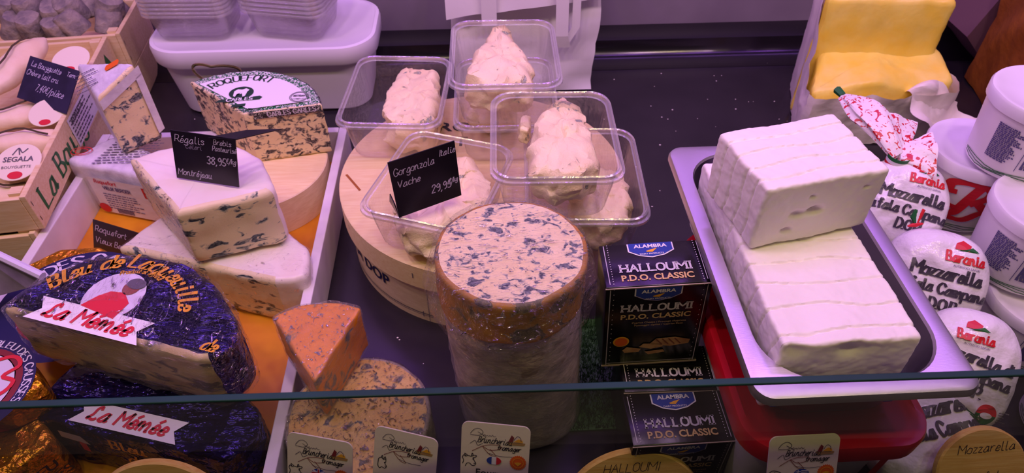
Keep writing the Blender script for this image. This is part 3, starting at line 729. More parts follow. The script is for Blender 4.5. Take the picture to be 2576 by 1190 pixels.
# paper wrapped wedge lying in the tray
poly = fillet(pxpoly(.085, [(152, 404, 'front'), (470, 466, 'right'), (440, 405, 'right'), (292, 340, 'back')]), [.012, .012, .01, .012])
S = slab(poly, .0055, .085, r=.006, step=.006, nside=8, amp=.0018, sc=45)
T = Thing('wrapped_cheese_wedge', 'white foil wrapped cheese wedge with a printed side label', 'cheese', (*P2(300, 430, .085), .0055))
bd = T.part('wrapper', pick(S, *S.keys()), M['silver_foil'])
F0 = P(160, 412, .085); F1 = P(462, 468, .085); u = (F1-F0); L = u.length
fm = plane(Vector((F0.x, F0.y, 0)), u, (0, 0, 1), .0026); fm2 = plane(Vector((F0.x, F0.y, 0)), u, (0, 0, 1), .0032)
lab_ = T.part('side_label', patch(.030, L-.035, .010, .072, fm, 10, 6), M['creamw'], parent=None, label='white printed side label')
T.part('lettering', join(micro(fm2, .045, .105, .018, .048, 7, .0014, 5), pen('VIEUX BERGER', .0055, .0011, shift(fm2, .05, .054)), *[([fm2(.055+.0022*k, .012), fm2(.0563+.0022*k, .012), fm2(.0563+.0022*k, .021), fm2(.055+.0022*k, .021)], [[0, 1, 2, 3]]) for k in range(12)]), M['violetink'], smooth=False, parent=lab_)
T.part('lettering', join(pen('Berger', .016, .003, shift(fm2, .115, .052), nib=.5), flat(ellipse(.036, .018, .009, .008), fm2), pen('Roquefort', .006, .001, shift(fm2, .04, .064), slant=.2)), M['redink'], smooth=False, parent=lab_, label='red printed lettering')
tp = lambda u, v: Vector((u, v, .0868)); c = P(205, 380, .0868); c2 = P(350, 385, .0868)
T.part('lettering', join(*[ribbon([Vector((c.x+.014*k_*math.cos(t/10*math.pi), c.y+.009*k_*math.sin(t/10*math.pi))) for t in range(21)], .0012, tp) for k_ in (1, .6)]), M['redink'], smooth=False, parent=bd, label='red round stamp')
T.part('lettering', micro(lambda u, v: Vector((c2.x+u+v*.3, c2.y+v, .0868)), -.05, .04, -.022, .03, 9, .0018, 8), M['greyink'], smooth=False, parent=bd)

# blue wedge standing on the wrapped wedge, its top sloping up to the back
WF, WR, WL = Vector((-.485, .768, .174)), Vector((-.437, .807, .204)), Vector((-.532, .834, .190))
wn = (WR-WF).cross(WL-WF)
def wtop(x, y): return WF.z-(wn.x*(x-WF.x)+wn.y*(y-WF.y))/wn.z
def wfit(p): return Vector((p.x, p.y, .0875+(p.z-.0875)*(wtop(p.x, p.y)-.0875)/.0875))
poly = fillet([(WF.x, WF.y, 'cut'), (WR.x, WR.y, 'rind'), (WL.x, WL.y, 'side')], [.003, .008, .004])
S = slab(poly, .0875, .175, r=.004, step=.004, nside=14, amp=.0012, sc=70, fn=wfit)
T = Thing('blue_cheese_wedge', 'blue cheese wedge in white paper standing on the wrapped wedge', 'cheese', (-.485, .80, .0875))
T.part('paste', pick(S, 'cut', 'bottom'), M['blue1'])
wt = T.part('paper_wrap', pick(S, 'top', 'rind', 'side'), M['silver_foil'], label='white foil paper over the rind')
u = (WR-WF).to_2d(); L = u.length; u.normalize(); wo = Vector((u.y, -u.x))*.0022
def fm(a, b): x, y = WF.x+u.x*a, WF.y+u.y*a; return Vector((x+wo.x, y+wo.y, wtop(x, y)-b))
T.part('paper_border', join(patch(.001, L-.001, .016, .003, fm, 14, 3), patch(L-.010, L-.001, .100, .014, fm, 3, 12)), M['silver_foil'], label='folded white paper border')
def tp(x, y): return Vector((x, y, wtop(x, y)+.0022))
wc = (WF+WR+WL)/3; c = (wc.x+.012, wc.y+.008)
T.part('lettering', flat([(c[0]+a*.9-b*.2, c[1]+b+a*.3) for a, b in ((-.0085, -.004), (.0085, -.004), (.0105, 0), (.0085, .004), (-.0085, .004), (-.0105, 0))], tp), M['orangeink'], smooth=False, parent=wt, label='orange price sticker')
T.part('lettering', micro(lambda a, b: tp(wc.x-.018+a-.3*b, wc.y-.006+b+.2*a), -.016, .016, -.016, .018, 6, .0014, 11), M['greyink'], smooth=False, parent=wt)

# card Roquefort Vieux Berger
T = Thing('price_card', 'small black card reading Roquefort standing low in the tray', 'price card', P(300, 640, .006))
fm, w_, h_ = quadcard(T, P(236, 628, .0058), P(375, 672, .0058), P(233, 552, .052), M['card'])
T.part('lettering', join(pen('Roquefort', .009, .0010, shift(fm, .004, h_-.016), slant=.15, wob=.4), pen('Vieux Berger', .009, .0010, shift(fm, .004, h_-.034), slant=.15, wob=.4)), M['chalk'], smooth=False)

# white rind blue cheese, lower and upper pieces
poly = fillet(pxpoly(.080, [(292, 622, 'cut'), (690, 708, 'rind'), (775, 700, 'rind'), (778, 620, 'rind'), (640, 520, 'rind'), (408, 536, 'rind')]), [.006, .02, .02, .03, .04, .02])
S = slab(poly, .0055, .080, r=.007, step=.006, nside=10, amp=.0012, sc=50)
T = Thing('blue_cheese_piece', 'lower white rinded blue cheese piece wrapped in cling film', 'cheese', (*P2(560, 620, .08), .0055))
T.part('paste', pick(S, 'cut', 'bottom'), M['regalis']); T.part('rind', pick(S, 'top', 'rind'), M['regalis_rind'], label='smooth white rind')
S = slab(poly, .0055, .080, r=.007, step=.006, nside=8, amp=.003, sc=55, grow=.0009)
T.part('cling_film', pick(S, 'top', 'rind', 'cut'), M['film_soft'], label='clear cling film')
poly = fillet(pxpoly(.162, [(440, 536, 'cut'), (697, 480, 'rind'), (655, 395, 'rind'), (590, 358, 'rind'), (428, 366, 'rind'), (320, 398, 'left')]), [.005, .016, .02, .02, .02, .006])
S = slab(poly, .083, .162, r=.007, step=.005, nside=14, amp=.0013, sc=50)
T = Thing('blue_cheese_piece', 'upper white rinded blue cheese piece carrying a black price card', 'cheese', (*P2(520, 440, .162), .083))
T.part('paste', pick(S, 'cut', 'left', 'bottom'), M['regalis']); T.part('rind', pick(S, 'top', 'rind'), M['regalis_rind'], label='smooth white rind')
S = slab(poly, .083, .160, r=.007, step=.006, nside=8, amp=.0025, sc=55, grow=.0007)
T.part('cling_film', pick(S, 'left'), M['film'], label='clear cling film on the cut side')
T = Thing('price_card', 'folded black card reading 38,95 standing on white rinded blue cheese', 'price card', P(525, 460, .164))
bl, br = P(445, 447, .1645), P(601, 471, .1645)
fm, w_, h_ = quadcard(T, bl, br, PY(428, 327, bl.y+.006), M['card'])
tr = PY(592, 351, br.y+.006)
T.part('rear_leg', hexa([tr+Vector((0, 0, -.001)), tr+Vector((.036, .048, -.022)), tr+Vector((.002, .03, -.010)), tr+Vector((-.03, .006, -.001))], [tr, tr+Vector((.036, .048, -.021)), tr+Vector((.002, .03, -.009)), tr+Vector((-.03, .006, 0))]), M['card'], smooth=False)
T.part('lettering', join(pen('Régalis', .0085, .0008, shift(fm, .004, h_-.013), slant=.15, wob=.4), pen('Brebis', .0062, .0007, shift(fm, w_-.026, h_-.010), slant=.15, wob=.4), pen('Pasteurisé', .006, .0007, shift(fm, w_-.028, h_-.018), slant=.15, squeeze=.8, wob=.3),
    pen('38,95', .0095, .0011, shift(fm, w_-.036, h_-.036), slant=.1), pen('€/kg', .0062, .0008, shift(fm, w_-.013, h_-.032), slant=.2, squeeze=.8), pen('Montréjeau', .0078, .0008, shift(fm, .003, .006), slant=.15, squeeze=.85, wob=.4)), M['chalk'], smooth=False)
T.part('lettering', pen('Céleri', .006, .0006, shift(fm, .016, h_-.020), slant=.2), M['chalk_dim'], smooth=False)

# ------------------------------------------------------------------ foil wrapped half wheels
def memee(name, lab, px_edge, px_arc, zt, z0, film_on, k, thing_kind):
    a, b = (Vector(P2(*p, zt)) for p in px_edge); arcp = [Vector(P2(*p, zt)) for p in px_arc]
    poly = fillet([(a.x, a.y, 'cut'), (b.x, b.y, 'rind')]+[(p.x, p.y, 'rind') for p in arcp], [.008, .018]+[.03]*len(arcp), 5)
    S = slab(poly, z0, zt, r=.006, step=.0055, nside=12, amp=.0016, sc=70, off=k)
    T = Thing(name, lab, 'cheese', ((a.x+b.x)/2, (a.y+b.y)/2+.05, z0))
    u = (b-a).to_3d(); u.normalize(); up = Vector((-u.y, u.x, 0))
    return T, S, poly, Vector((a.x, a.y, zt)), u, up, (b-a).length
# lower one: its cut side is covered by foil too
T, S, poly, O, u, up, L = memee('foil_cheese_half', 'lower violet foil cheese half with white La Mémée banner', ((88, 1050), (560, 1160)), ((652, 1085), (655, 1030), (560, 930), (380, 880), (190, 900), (110, 985)), .083, .0058, False, 2, 0)
T.part('foil', pick(S, *S.keys()), M['purple_foil'], label='crumpled violet foil')
def banner(T, O, u, up, p0, hh, wth, zt, parent=None):
    fm = plane(O+u*p0[0]+up*p0[1]+Vector((0, 0, .0021)), u, up, 0); fm2 = plane(O+u*p0[0]+up*p0[1]+Vector((0, 0, .0027)), u, up, 0)
    pl = [(-wth/2, -hh/2), (wth/2, -hh/2), (wth/2-hh*.38, 0), (wth/2, hh/2), (-wth/2, hh/2), (-wth/2+hh*.38, 0)]
    b = T.part('banner', flat(pl, fm), M['whiteink'], smooth=False, label='white banner with red script')
    T.part('lettering', pen('{a Mémée', hh*.60, hh*.115, shift(fm2, 0, -hh*.26), slant=.2, align='C', squeeze=1.0, track=2.3), M['redink'], smooth=False, parent=b, label='red script lettering')
o3 = P(325, 1063, .083); d3 = Vector((o3.x, o3.y, 0))-Vector((O.x, O.y, 0))
banner(T, O, u, up, (d3.dot(u), d3.dot(up)), .023, .112, .083)
fs = plane(Vector((O.x, O.y, .0058)), u, (0, 0, 1), .0032)
T.part('lettering', join(pen('Bleu', .016, .0028, shift(fs, .075, .056), slant=.2, nib=.5), pen('de Laqueuille', .015, .0026, shift(fs, .085, .034, -.05), slant=.2, nib=.5)), M['goldink'], smooth=False, label='gold script lettering')
T.part('lettering', join(flat([(.02, .056), (.05, .052), (.045, .066), (.022, .068)], fs), flat([(.10, .022), (.19, .006), (.19, .016), (.11, .030)], fs)), M['lilac'], smooth=False, label='pale printed ribbon ends')
T.part('lettering', flat([(.036, .038), (.043, .036), (.045, .052), (.038, .055)], fs), M['redink'], smooth=False)
# upper one
T, S, poly, O, u, up, L = memee('foil_cheese_half', 'upper violet foil cheese half in cling film with gold script', ((2, 778), (517, 909)), ((600, 850), (588, 790), (543, 714), (463, 657), (351, 640), (224, 647), (105, 701), (30, 755)), .160, .0875, True, 5, 0)
T.part('foil', pick(S, 'top', 'rind', 'bottom'), M['purple_foil'], label='crumpled violet foil')
T.part('paste', pick(S, 'cut'), M['memecut'], label='greyish veined cut face')
o3 = P(225, 808, .160); d3 = o3-O; banner(T, O, u, up, (d3.dot(u), d3.dot(up)), .026, .122, .160)
ft = plane(O+Vector((0, 0, .0019)), u, up, 0); ft2 = plane(O+Vector((0, 0, .0024)), u, up, 0); ft3 = plane(O+Vector((0, 0, .0029)), u, up, 0)
q = P(288, 748, .160)-O; ou, ov = q.dot(u), q.dot(up)
pr = T.part('portrait_label', flat(ellipse(ou, ov, .0285, .030), ft), M['lilac'], smooth=False, label='oval label with a seated figure in red')
T.part('print', flat([(ou-.022, ov-.018), (ou+.018, ov-.024), (ou+.02, ov-.004), (ou+.008, ov+.006), (ou-.006, ov+.004), (ou-.014, ov-.004)], ft2), M['redink'], smooth=False, parent=pr)
T.part('print', flat(ellipse(ou+.010, ov+.014, .0085, .010), ft2), M['brownink'], smooth=False, parent=pr)
T.part('print', flat(ellipse(ou+.012, ov+.0185, .0095, .0065), ft3), M['greyink'], smooth=False, parent=pr)
q = P(300, 770, .160)-O; cc = (q.dot(u), q.dot(up))
_c, _r = circ(P2(168, 712, .160), P2(330, 676, .160), P2(452, 785, .160)); _m = P2(352, 682, .160)
T.part('lettering', pen('Bleu de Laqueuille', .0165, .0032, arc(_c, _r, math.atan2(_m[1]-_c.y, _m[0]-_c.x), fm=lambda x, y: Vector((x, y, .1626))), slant=.22, nib=.55, align='C', squeeze=.95), M['goldink'], smooth=False, label='gold script lettering')
T.part('lettering', pen('Produit et Affiné', .0045, .0010, arc(cc, .040, math.radians(95), fm=ft2), slant=.2, align='C'), M['goldink'], smooth=False)
q = P(520, 885, .160)-O
T.part('lettering', pen('de', .012, .0026, shift(ft2, q.dot(u)-.006, q.dot(up)), slant=.25, nib=.5), M['goldink'], smooth=False)
S2 = slab(poly, .0875, .160, r=.008, step=.0055, nside=8, amp=.0032, sc=65, off=9, grow=.0028)
T.part('cling_film', pick(S2, 'top', 'rind'), M['film_mem'], label='glossy clear cling film')
T.part('cling_film', pick(S2, 'cut'), M['film_cut'], label='smeared cling film over the cut face')

# gold foil blue cheeses at the left edge
def causses(lab, pts, zt, z0, k):
    poly = fillet(pxpoly(zt, pts), .015, 5); S = slab(poly, z0, zt, r=.005, step=.006, nside=8, amp=.0007, sc=60, off=k)
    x = sum(p[0] for p in poly)/len(poly); y = sum(p[1] for p in poly)/len(poly)
    T = Thing('gold_foil_cheese', lab, 'cheese', (x, y, z0)); T.part('foil', pick(S, *S.keys()), M['gold_foil'], label='crumpled gold foil'); return T
zt = .075
T = causses('gold foil blue cheese with navy label behind the violet half', [(20, 790, 'a'), (300, 790, 'a'), (330, 662, 'a'), (250, 618, 'a'), (150, 624, 'a'), (60, 668, 'a')], zt, .0058, 1)
def disc_label(T, cpx, zt, R, word, a_mid, rw=.018, wc_=None):
    c = Vector((*wc_, zt)) if wc_ else P(*cpx, zt); fm = lambda x, y: Vector((x, y, zt+.0019)); f2 = lambda x, y: Vector((x, y, zt+.0024))
    n = 40
    def ring(r0, r1, f): return grid(lambda a, b: f(c.x+(r0+(r1-r0)*b)*math.cos(math.pi*2*a), c.y+(r0+(r1-r0)*b)*math.sin(math.pi*2*a)), n, 1)
    T.part('label', flat(ellipse(c.x, c.y, R-rw-.006, R-rw-.006), fm), M['lilac'], smooth=False, label='white printed label')
    b = T.part('label_band', ring(R-rw, R, fm), M['navy'], smooth=False, label='navy band with white capitals')
    T.part('label_band', ring(R-rw-.007, R-rw, fm), M['darkred'], smooth=False, label='thin red printed band')
    T.part('lettering', pen(word, rw*.62, rw*.14, arc((c.x, c.y), R-rw*.82, a_mid, fm=f2), nib=.4, serif=.5, align='C', squeeze=1.25), M['lilac'], smooth=False, parent=b)
    return c
disc_label(T, None, zt, .0795, 'DES CAUSSES', math.radians(72), .024, wc_=(-.456, .513))
zt = .115
T = causses('gold foil blue cheese below the left tip of violet half', [(-120, 1010, 'a'), (-20, 1035, 'a'), (118, 970, 'a'), (60, 885, 'a'), (0, 852, 'a'), (-120, 850, 'a')], zt, .078, 2)
c = disc_label(T, (-85, 985), zt, .058, 'BLEU DES CAUSSES', math.radians(35), .011)
c = P(5, 950, zt); f3 = lambda x, y: Vector((x, y, zt+.0026))
T.part('lettering', draw([[(-.03, .01), (0, .022), (.012, .012), (.002, 0), (.014, -.006), (.008, -.02), (-.02, -.03)]], .004, f3, 1, c.x, c.y), M['redink'], smooth=False, label='thick red printed swirl')
T = causses('gold foil blue cheese with black capitals at lower left corner', [(-160, 1190, 'a'), (-60, 1250, 'f'), (140, 1105, 'f'), (85, 1030, 'a'), (-20, 990, 'a'), (-160, 1010, 'a')], .0775, .0058, 3)
a, b = P(-60, 1250, .0775), P(140, 1105, .0775); u = b-a; L = u.length; fs = plane(Vector((a.x, a.y, .0058)), u, (0, 0, 1), .0030)
T.part('lettering', join(pen('BLEU', .0095, .0022, shift(fs, L-.012, .044), nib=.6, align='R', serif=.4, squeeze=1.25), pen('DES CAUSSES', .0095, .0022, shift(fs, L-.004, .028), nib=.6, align='R', serif=.4, squeeze=1.2)), M['ink'], smooth=False, label='black printed capitals')
c = P(30, 1040, .0775); f3 = lambda x, y: Vector((x, y, .0775+.0022))
T.part('label', flat(ellipse(c.x-.01, c.y, .038, .022), f3), M['redink'], smooth=False, label='dull red printed oval')
# clear plastic sleeve leaning at the left edge
M['packet'] = plain('grey_packet_film', '6d6470', .3, col2='857c88', sc=30)
T = Thing('wrapped_packet', 'grey packet in clear plastic with pale edge at left', 'packet', P(-20, 745, .077))
a, b, c, d = P(-110, 596, .150), P(112, 702, .128), P(70, 725, .1015), P(-110, 775, .1015)
T.part('body', hexa([a+Vector((0, .003, -.008)), b+Vector((0, .003, -.008)), c+Vector((0, .004, -.001)), d+Vector((0, .004, -.001))], [a, b, c, d], .0015), M['packet'], label='grey translucent film')
T.part('pale_edge', tube([a+Vector((0, 0, .004)), b+Vector((0, 0, .004))], .0045, 8), M['lilac'], label='pale heat sealed edge')
# ------------------------------------------------------------------ white tub and the stacks of clear trays
T = Thing('white_tub', 'large white plastic tub with rounded lid at the back', 'tub', (-.343, 1.062, 0))
def rr(w, d, r, z, cx=-.343, cy=1.062): return [(x, y, z) for x, y in rrect(w, d, r, 8, cx, cy)]
T.part('body', loops([rr(.30, .13, .035, .001), rr(.312, .14, .04, .006), rr(.338, .160, .048, .098)], cap1=False), M['tubwhite'])
T.part('lid', loops([rr(.350, .172, .055, .094), rr(.356, .178, .058, .098), rr(.358, .180, .058, .118), rr(.354, .176, .056, .1245), rr(.344, .166, .052, .1255), rr(.338, .16, .05, .1235), rr(.05, .02, .005, .1230)], cap0=False), M['lidwhite'], label='white lid with a rounded rim')

def tray_mesh(w, d, h, rib=True):
    def R(s, r, z, k=0):
        pts = rrect(w*s, d*s+(w-d)*(1-s)*0, r, 5); pts = resample([(x, y, 0) for x, y in pts], .0045); out = []
        for i, (x, y, _) in enumerate(pts):
            q = 1+(.010*math.cos(i*math.pi) if k else 0); out.append((x*q, y*q, z))
        return out
    n = len(R(1, .022, 0)); base = R(1, .022, 0)
    def rng(s, z, k=0): return [(x*s*(1+(.006*(-1)**i if k else 0)), y*s*(1+(.006*(-1)**i if k else 0)), z) for i, (x, y, _) in enumerate(base)]
    body = loops([rng(.70, .0012), rng(.76, .0012), rng(.79, .005, rib), rng(.86, h*.55, rib), rng(.895, h-.009, rib), rng(.90, h-.006)], cap1=False)
    rim = loops([rng(.90, h-.006), rng(.925, h-.0055), rng(.93, h-.001), rng(.945, h), rng(.965, h-.001), rng(.97, h-.0045), rng(1.0, h-.005), rng(1.005, h-.0075)], False, False)
    return body, rim
def clear_tray(lab, c, yaw, w=.134, d=.172, h=.066, group=None, tilt=0.0, name='clear_tray'):
    T = Thing(name, lab, 'container', c, (tilt, 0, yaw), group); b, r = tray_mesh(w, d, h)
    T.part('tray_body', b, M['clear'], world=False); T.part('rim', r, M['clear_rim'], world=False, label='thick clear plastic rim'); return T
ZD = .1005
# stacks on the tub
gl = 'nested clear plastic trays on the white tub'
s1 = P(490, 118, .126)
ORD = ['lowest', 'second from below', 'third from below', 'fourth from below', 'fifth from below', 'fourth from the top', 'third from the top', 'second from the top', 'topmost']
t0 = clear_tray('clear tray, lowest of the left nested stack on the white tub', (s1.x-.005, s1.y+.062, .1265), math.radians(-2), .138, .11, .050, gl)
for k in range(1, 9): copy_thing(t0.o, (s1.x-.005, s1.y+.062, .1265+.0065*k), (0, 0, math.radians(-2)), 'clear tray, %s of the left nested stack on the white tub' % ORD[k])
s2 = P(745, 118, .126)
OR2 = ORD[:4]+ORD[5:]
for k in range(8): copy_thing(t0.o, (s2.x-.008, s2.y+.066, .1275+.0072*k), (0, 0, math.radians(-13)), 'clear tray, %s of the right slanted stack on the white tub' % OR2[k])

# ------------------------------------------------------------------ round wooden Gorgonzola box
DC = Vector((-.002, .690)); DR = .181
T = Thing('gorgonzola_drum', 'large round wooden Gorgonzola box carrying the clear trays', 'wooden box', (DC.x, DC.y, .0))
T.part('lid_board', lathe([(0, .1), (DR-.002, .1), (DR, .0988)], 96, (DC.x, DC.y, 0)), M['woodbox'], label='flat pale wooden lid')
T.part('lid_band', lathe([(DR, .0985), (DR+.0006, .066), (DR-.004, .0655)], 96, (DC.x, DC.y, 0)), M['woodbox'], label='bent wood band of the lid')
sd = T.part('side', lathe([(DR-.005, .068), (DR-.006, .0), (DR-.012, .0)], 96, (DC.x, DC.y, 0)), M['woodside'], label='thin wood veneer side')
def drum(R): return lambda a0: (lambda u, v: Vector((DC.x+R*math.cos(a0+u/R), DC.y+R*math.sin(a0+u/R), v)))
q = P(990, 690, .05); ae = math.atan2(q.y-DC.y, q.x-DC.x); dm = drum(DR-.0045)
T.part('lettering', face('GORGONZOLA DOP', .017, lambda u, v: dm(ae)(u, v+.036), .02, align='R'), M['navy'], smooth=False, parent=sd, label='dark blue printed capitals')
T.part('lettering', join(ribbon([Vector((-.16+.02*k, .014)) for k in range(12)], .0012, lambda u, v: dm(ae)(u, v)), ribbon([Vector((-.16+.02*k, .011)) for k in range(12)], .0007, lambda u, v: dm(ae)(u, v))), M['navy'], smooth=False, parent=sd)
q = P(1063, 700, .06); a5 = math.atan2(q.y-DC.y, q.x-DC.x); dl = drum(DR+.0010)
T.part('staple', join(*[grid(lambda a, b: dl(a5)(s+.0012*a, z0+.008*b), 1, 1) for s, z0 in ((0, .080), (-.115, .084))]+[grid(lambda a, b: dm(a5)(.004+.0012*a, .008+.010*b), 1, 1), grid(lambda a, b: dm(a5)(.012+.0008*a, .002+.06*b), 1, 1)]), M['greyink'], smooth=False)
q = P(1140, 330, .1); fm = plane((q.x, q.y, .1002), (1, -.05, 0), (.05, 1, 0))
T.part('lettering', join(face('RG', .020, fm, .02, align='C', squeeze=1.2), face('T', .020, shift(fm, .012, -.034), .02, align='C')), M['ink'], smooth=False, label='black printed capitals')
q0, q1 = P(872, 440, .1003), P(905, 478, .1003)
T.part('pencil_line', ribbon([Vector((q0.x, q0.y)).lerp(Vector((q1.x, q1.y)), k/4) for k in range(5)], .003, lambda x, y: Vector((x, y, .1004))), M['brownpaper'], smooth=False, label='faint orange pencil line')

# clear trays with Gorgonzola
gt = 'clear trays with Gorgonzola on the wooden box'
def at_rim(px, py, z): v = P(px, py, z); return v
clear_tray('clear tray standing furthest left at the back of the wooden box', (-.111, .790, ZD), math.radians(-5), .134, .172, group=gt)
clear_tray('empty looking clear tray under the tallest back tray of cheese', (.032, .778, ZD), math.radians(-1), group=gt)
clear_tray('upper clear tray in front of the white paper bag', (.030, .760, ZD+.0665), math.radians(-1), .134, .165, .0665, group=gt)
clear_tray('clear tray under the foremost right tray of cheese', (.113, .604, ZD), math.radians(-3), .134, .172, group=gt)
clear_tray('upper right clear tray behind the round cut cheese', (.075, .588, ZD+.0665), math.radians(-2), .134, .160, group=gt)
clear_tray('turned clear tray with the Gorgonzola price card on it', (-.050, .602, ZD), math.radians(-20), .136, .160, group=gt)
def lump(lab, pts, zm, z0, z1, k, r=.012, amp=.006, blue=()):
    poly = fillet([(*P2(x, y, zm), 's') for x, y in pts], .012, 3)
    S = slab(poly, z0, z1, r=r, seg=5, step=.0045, nside=8, ncap=9, amp=amp, sc=42, off=k)
    x = sum(p[0] for p in poly)/len(poly); y = sum(p[1] for p in poly)/len(poly); lo = z0
    T = Thing('gorgonzola_piece', lab, 'cheese', (x, y, z0), group='Gorgonzola pieces in clear trays')
    vf = pick(S, *S.keys()); vf = ([Vector((p.x, p.y, max(z0, p.z))) for p in [p+nz(p, 75, k)*.0028+nz(p, 160, k)*.0018 for p in vf[0]]], vf[1])
    T.part('paste', vf, M['gorg'])
    return T
lump('cream Gorgonzola lump in the left back clear tray', [(965, 300), (965, 265), (990, 200), (1020, 172), (1100, 180), (1112, 240), (1090, 318), (1000, 318)], .15, ZD+.004, .155, 1)
lump('peaked Gorgonzola lump in the tray before the paper bag', [(1170, 232), (1178, 200), (1205, 150), (1245, 100), (1275, 96), (1310, 150), (1342, 190), (1338, 240), (1250, 250)], .20, ZD+.0715, .222, 2, r=.015)
lump('orange brown Gorgonzola rind piece in the lower back tray', [(1170, 300), (1190, 270), (1230, 262), (1300, 270), (1300, 310), (1220, 320)], .12, ZD+.004, .135, 3, amp=.004)
lump('tall Gorgonzola lump in the upper right clear tray', [(1340, 455), (1330, 395), (1345, 330), (1385, 285), (1425, 262), (1465, 300), (1490, 370), (1505, 440), (1470, 470), (1400, 475)], .20, ZD+.0715, .218, 4, r=.014)
lump('small pink Gorgonzola flake beside the tall lump', [(1300, 335), (1310, 300), (1335, 298), (1330, 345)], .185, ZD+.0715, .192, 8, r=.004, amp=.003)
lump('spread Gorgonzola mass below the Gorgonzola price card', [(1010, 590), (985, 520), (1020, 470), (1120, 400), (1190, 410), (1230, 460), (1235, 520), (1160, 585), (1080, 615)], .14, ZD+.004, .150, 5, r=.014, amp=.007)
lump('Gorgonzola piece in the lowest right clear tray', [(1440, 570), (1430, 500), (1480, 440), (1560, 450), (1590, 530), (1560, 585), (1500, 592)], .13, ZD+.004, .150, 6, r=.012, amp=.006)
T = Thing('price_card', 'black card reading Gorgonzola 29,95 standing on a clear tray', 'price card', P(1080, 525, .168))
bl, br = P(1004, 548, .1675), P(1161, 491, .1675)
fm, w_, h_ = quadcard(T, bl, br, PY(975, 410, bl.y+.004), M['card'])
T.part('folded_foot', hexa([bl+Vector((0, 0, .0)), bl+Vector((-.012, .026, .0006)), bl+Vector((-.011, .028, .009)), bl+Vector((-.004, .006, .014))], [bl+Vector((.001, 0, .0)), bl+Vector((-.011, .027, .0006)), bl+Vector((-.010, .029, .009)), bl+Vector((-.003, .007, .014))]), M['card'], smooth=False)
T.part('lettering', join(pen('Gorgonzola', .0085, .0008, shift(fm, .0035, h_-.018), slant=.12, squeeze=.82, wob=.4), pen('Italie', .007, .0008, shift(fm, w_-.019, h_-.012), slant=.2, squeeze=.9, wob=.3), pen('Vache', .0078, .0008, shift(fm, .005, h_-.033), slant=.15, wob=.4),
    pen('29,95', .0095, .0010, shift(fm, w_-.033, .016), slant=.15), pen('€/kg', .0058, .0008, shift(fm, w_-.0125, .021), slant=.2, squeeze=.75)), M['chalk'], smooth=False)

# ------------------------------------------------------------------ white paper carrier bag
bx0, bx1, by0, by1 = PY(1140, 120, 1.04).x, PY(1497, 100, 1.04).x, 1.035, 1.13
T = Thing('paper_bag', 'white paper carrier bag with folded top and flat handles', 'bag', ((bx0+bx1)/2, 1.085, 0))
def crump(p, k=0): q = nz(p, 16, k)*.010+nz(p, 45, k)*.003; return Vector((p[0]+q.x*.6, p[1]+q.y, p[2]+q.z*.4))
rg = []
for k in range(19):
    z = .002+.26*k/18; tp = 1-.10*(k/18)
    pts = resample([(bx0, by0, 0), (bx1, by0, 0), (bx1, by1, 0), (bx0, by1, 0)], .013)
    rg.append([crump(((bx0+bx1)/2+(x-(bx0+bx1)/2)*(1+.02*k/18), 1.083+(y-1.083)*tp, z)) if k else ((bx0+bx1)/2+(x-(bx0+bx1)/2), y, z) for x, y, _ in pts])
v, f = loops(rg, True, False); v = [Vector((p.x, p.y, max(p.z, .001))) for p in v]
T.part('body', (v, f), M['paper'])
fl0, fl1 = PY(1122, 48, 1.024), PY(1515, -5, 1.024)
def flap(a, b):
    lo = fl0.lerp(fl1, a); p = Vector((lo.x, 1.0225+.010*b+.002*math.sin(a*9), lo.z+.12*b)); return p+nz(p, 25, 4)*.002
T.part('folded_top', grid(flap, 28, 8), M['paper'], label='turned down paper top')
def strip(pts, w):
    pts = [Vector(p) for p in pts]
    return join(*[hexa([a, a+Vector((w, 0, 0)), a+Vector((w, .001, 0)), a+Vector((0, .001, 0))], [b, b+Vector((w, 0, 0)), b+Vector((w, .001, 0)), b+Vector((0, .001, 0))]) for a, b in zip(pts, pts[1:])])
h0, h1 = PY(1212, 66, 1.018), PY(1398, 92, 1.012)
T.part('handle', strip([h0, h0+Vector((0, .001, .15))], .024), M['paper'], smooth=False, label='flat paper handle')
T.part('handle', join(strip([h1+Vector((.006, .004, -.022)), h1+Vector((0, 0, .0)), h1+Vector((-.004, .002, .15))], .020), strip([h1+Vector((.008, .006, -.020)), h1+Vector((.026, .006, .012)), h1+Vector((.024, .006, .15))], .013)), M['paper'], smooth=False, label='folded paper handle')

# ------------------------------------------------------------------ round cut cheese in the middle
FC = Vector((.0205, .4085))
def wheel(rx, ry, z0, z1, c, r=.004, amp=.0015, k=0, wob=.0, nside=14):
    pl = [(c[0]+rx*math.cos(2*math.pi*i/72), c[1]+ry*math.sin(2*math.pi*i/72), 'side') for i in range(72)]
    return slab(pl, z0, z1, r=r, step=.02, nside=nside, ncap=8, amp=amp, sc=40, off=k)
S = wheel(.0655, .0635, .1885, .240, FC, .004, .0014, 1)
T = Thing('blue_cheese_round', 'round cut blue cheese with orange rind under cling film', 'cheese', (FC.x, FC.y, .1885))
T.part('paste', pick(S, 'top'), M['fourme'], label='cream cut face speckled with blue'); T.part('rind', pick(S, 'side', 'bottom'), M['fourme_rind'], label='orange mottled rind')
pr_ = [(0, .2424), (.055, .2424), (.0655, .2418), (.0682, .2385), (.070, .228), (.074, .214), (.0775, .204), (.0765, .196), (.071, .188), (.068, .176)]
v, f = lathe(pr_, 96, (FC.x, FC.y, 0))
T.part('cling_film', ([p+nz(p, 45, 2)*.0030*min(1, max(0, (.241-p.z)*60)) + nz(p, 110, 5)*.0012*min(1, max(0, (.2422-p.z)*300)) for p in v], f), M['film_tight'], label='stretched clear cling film')
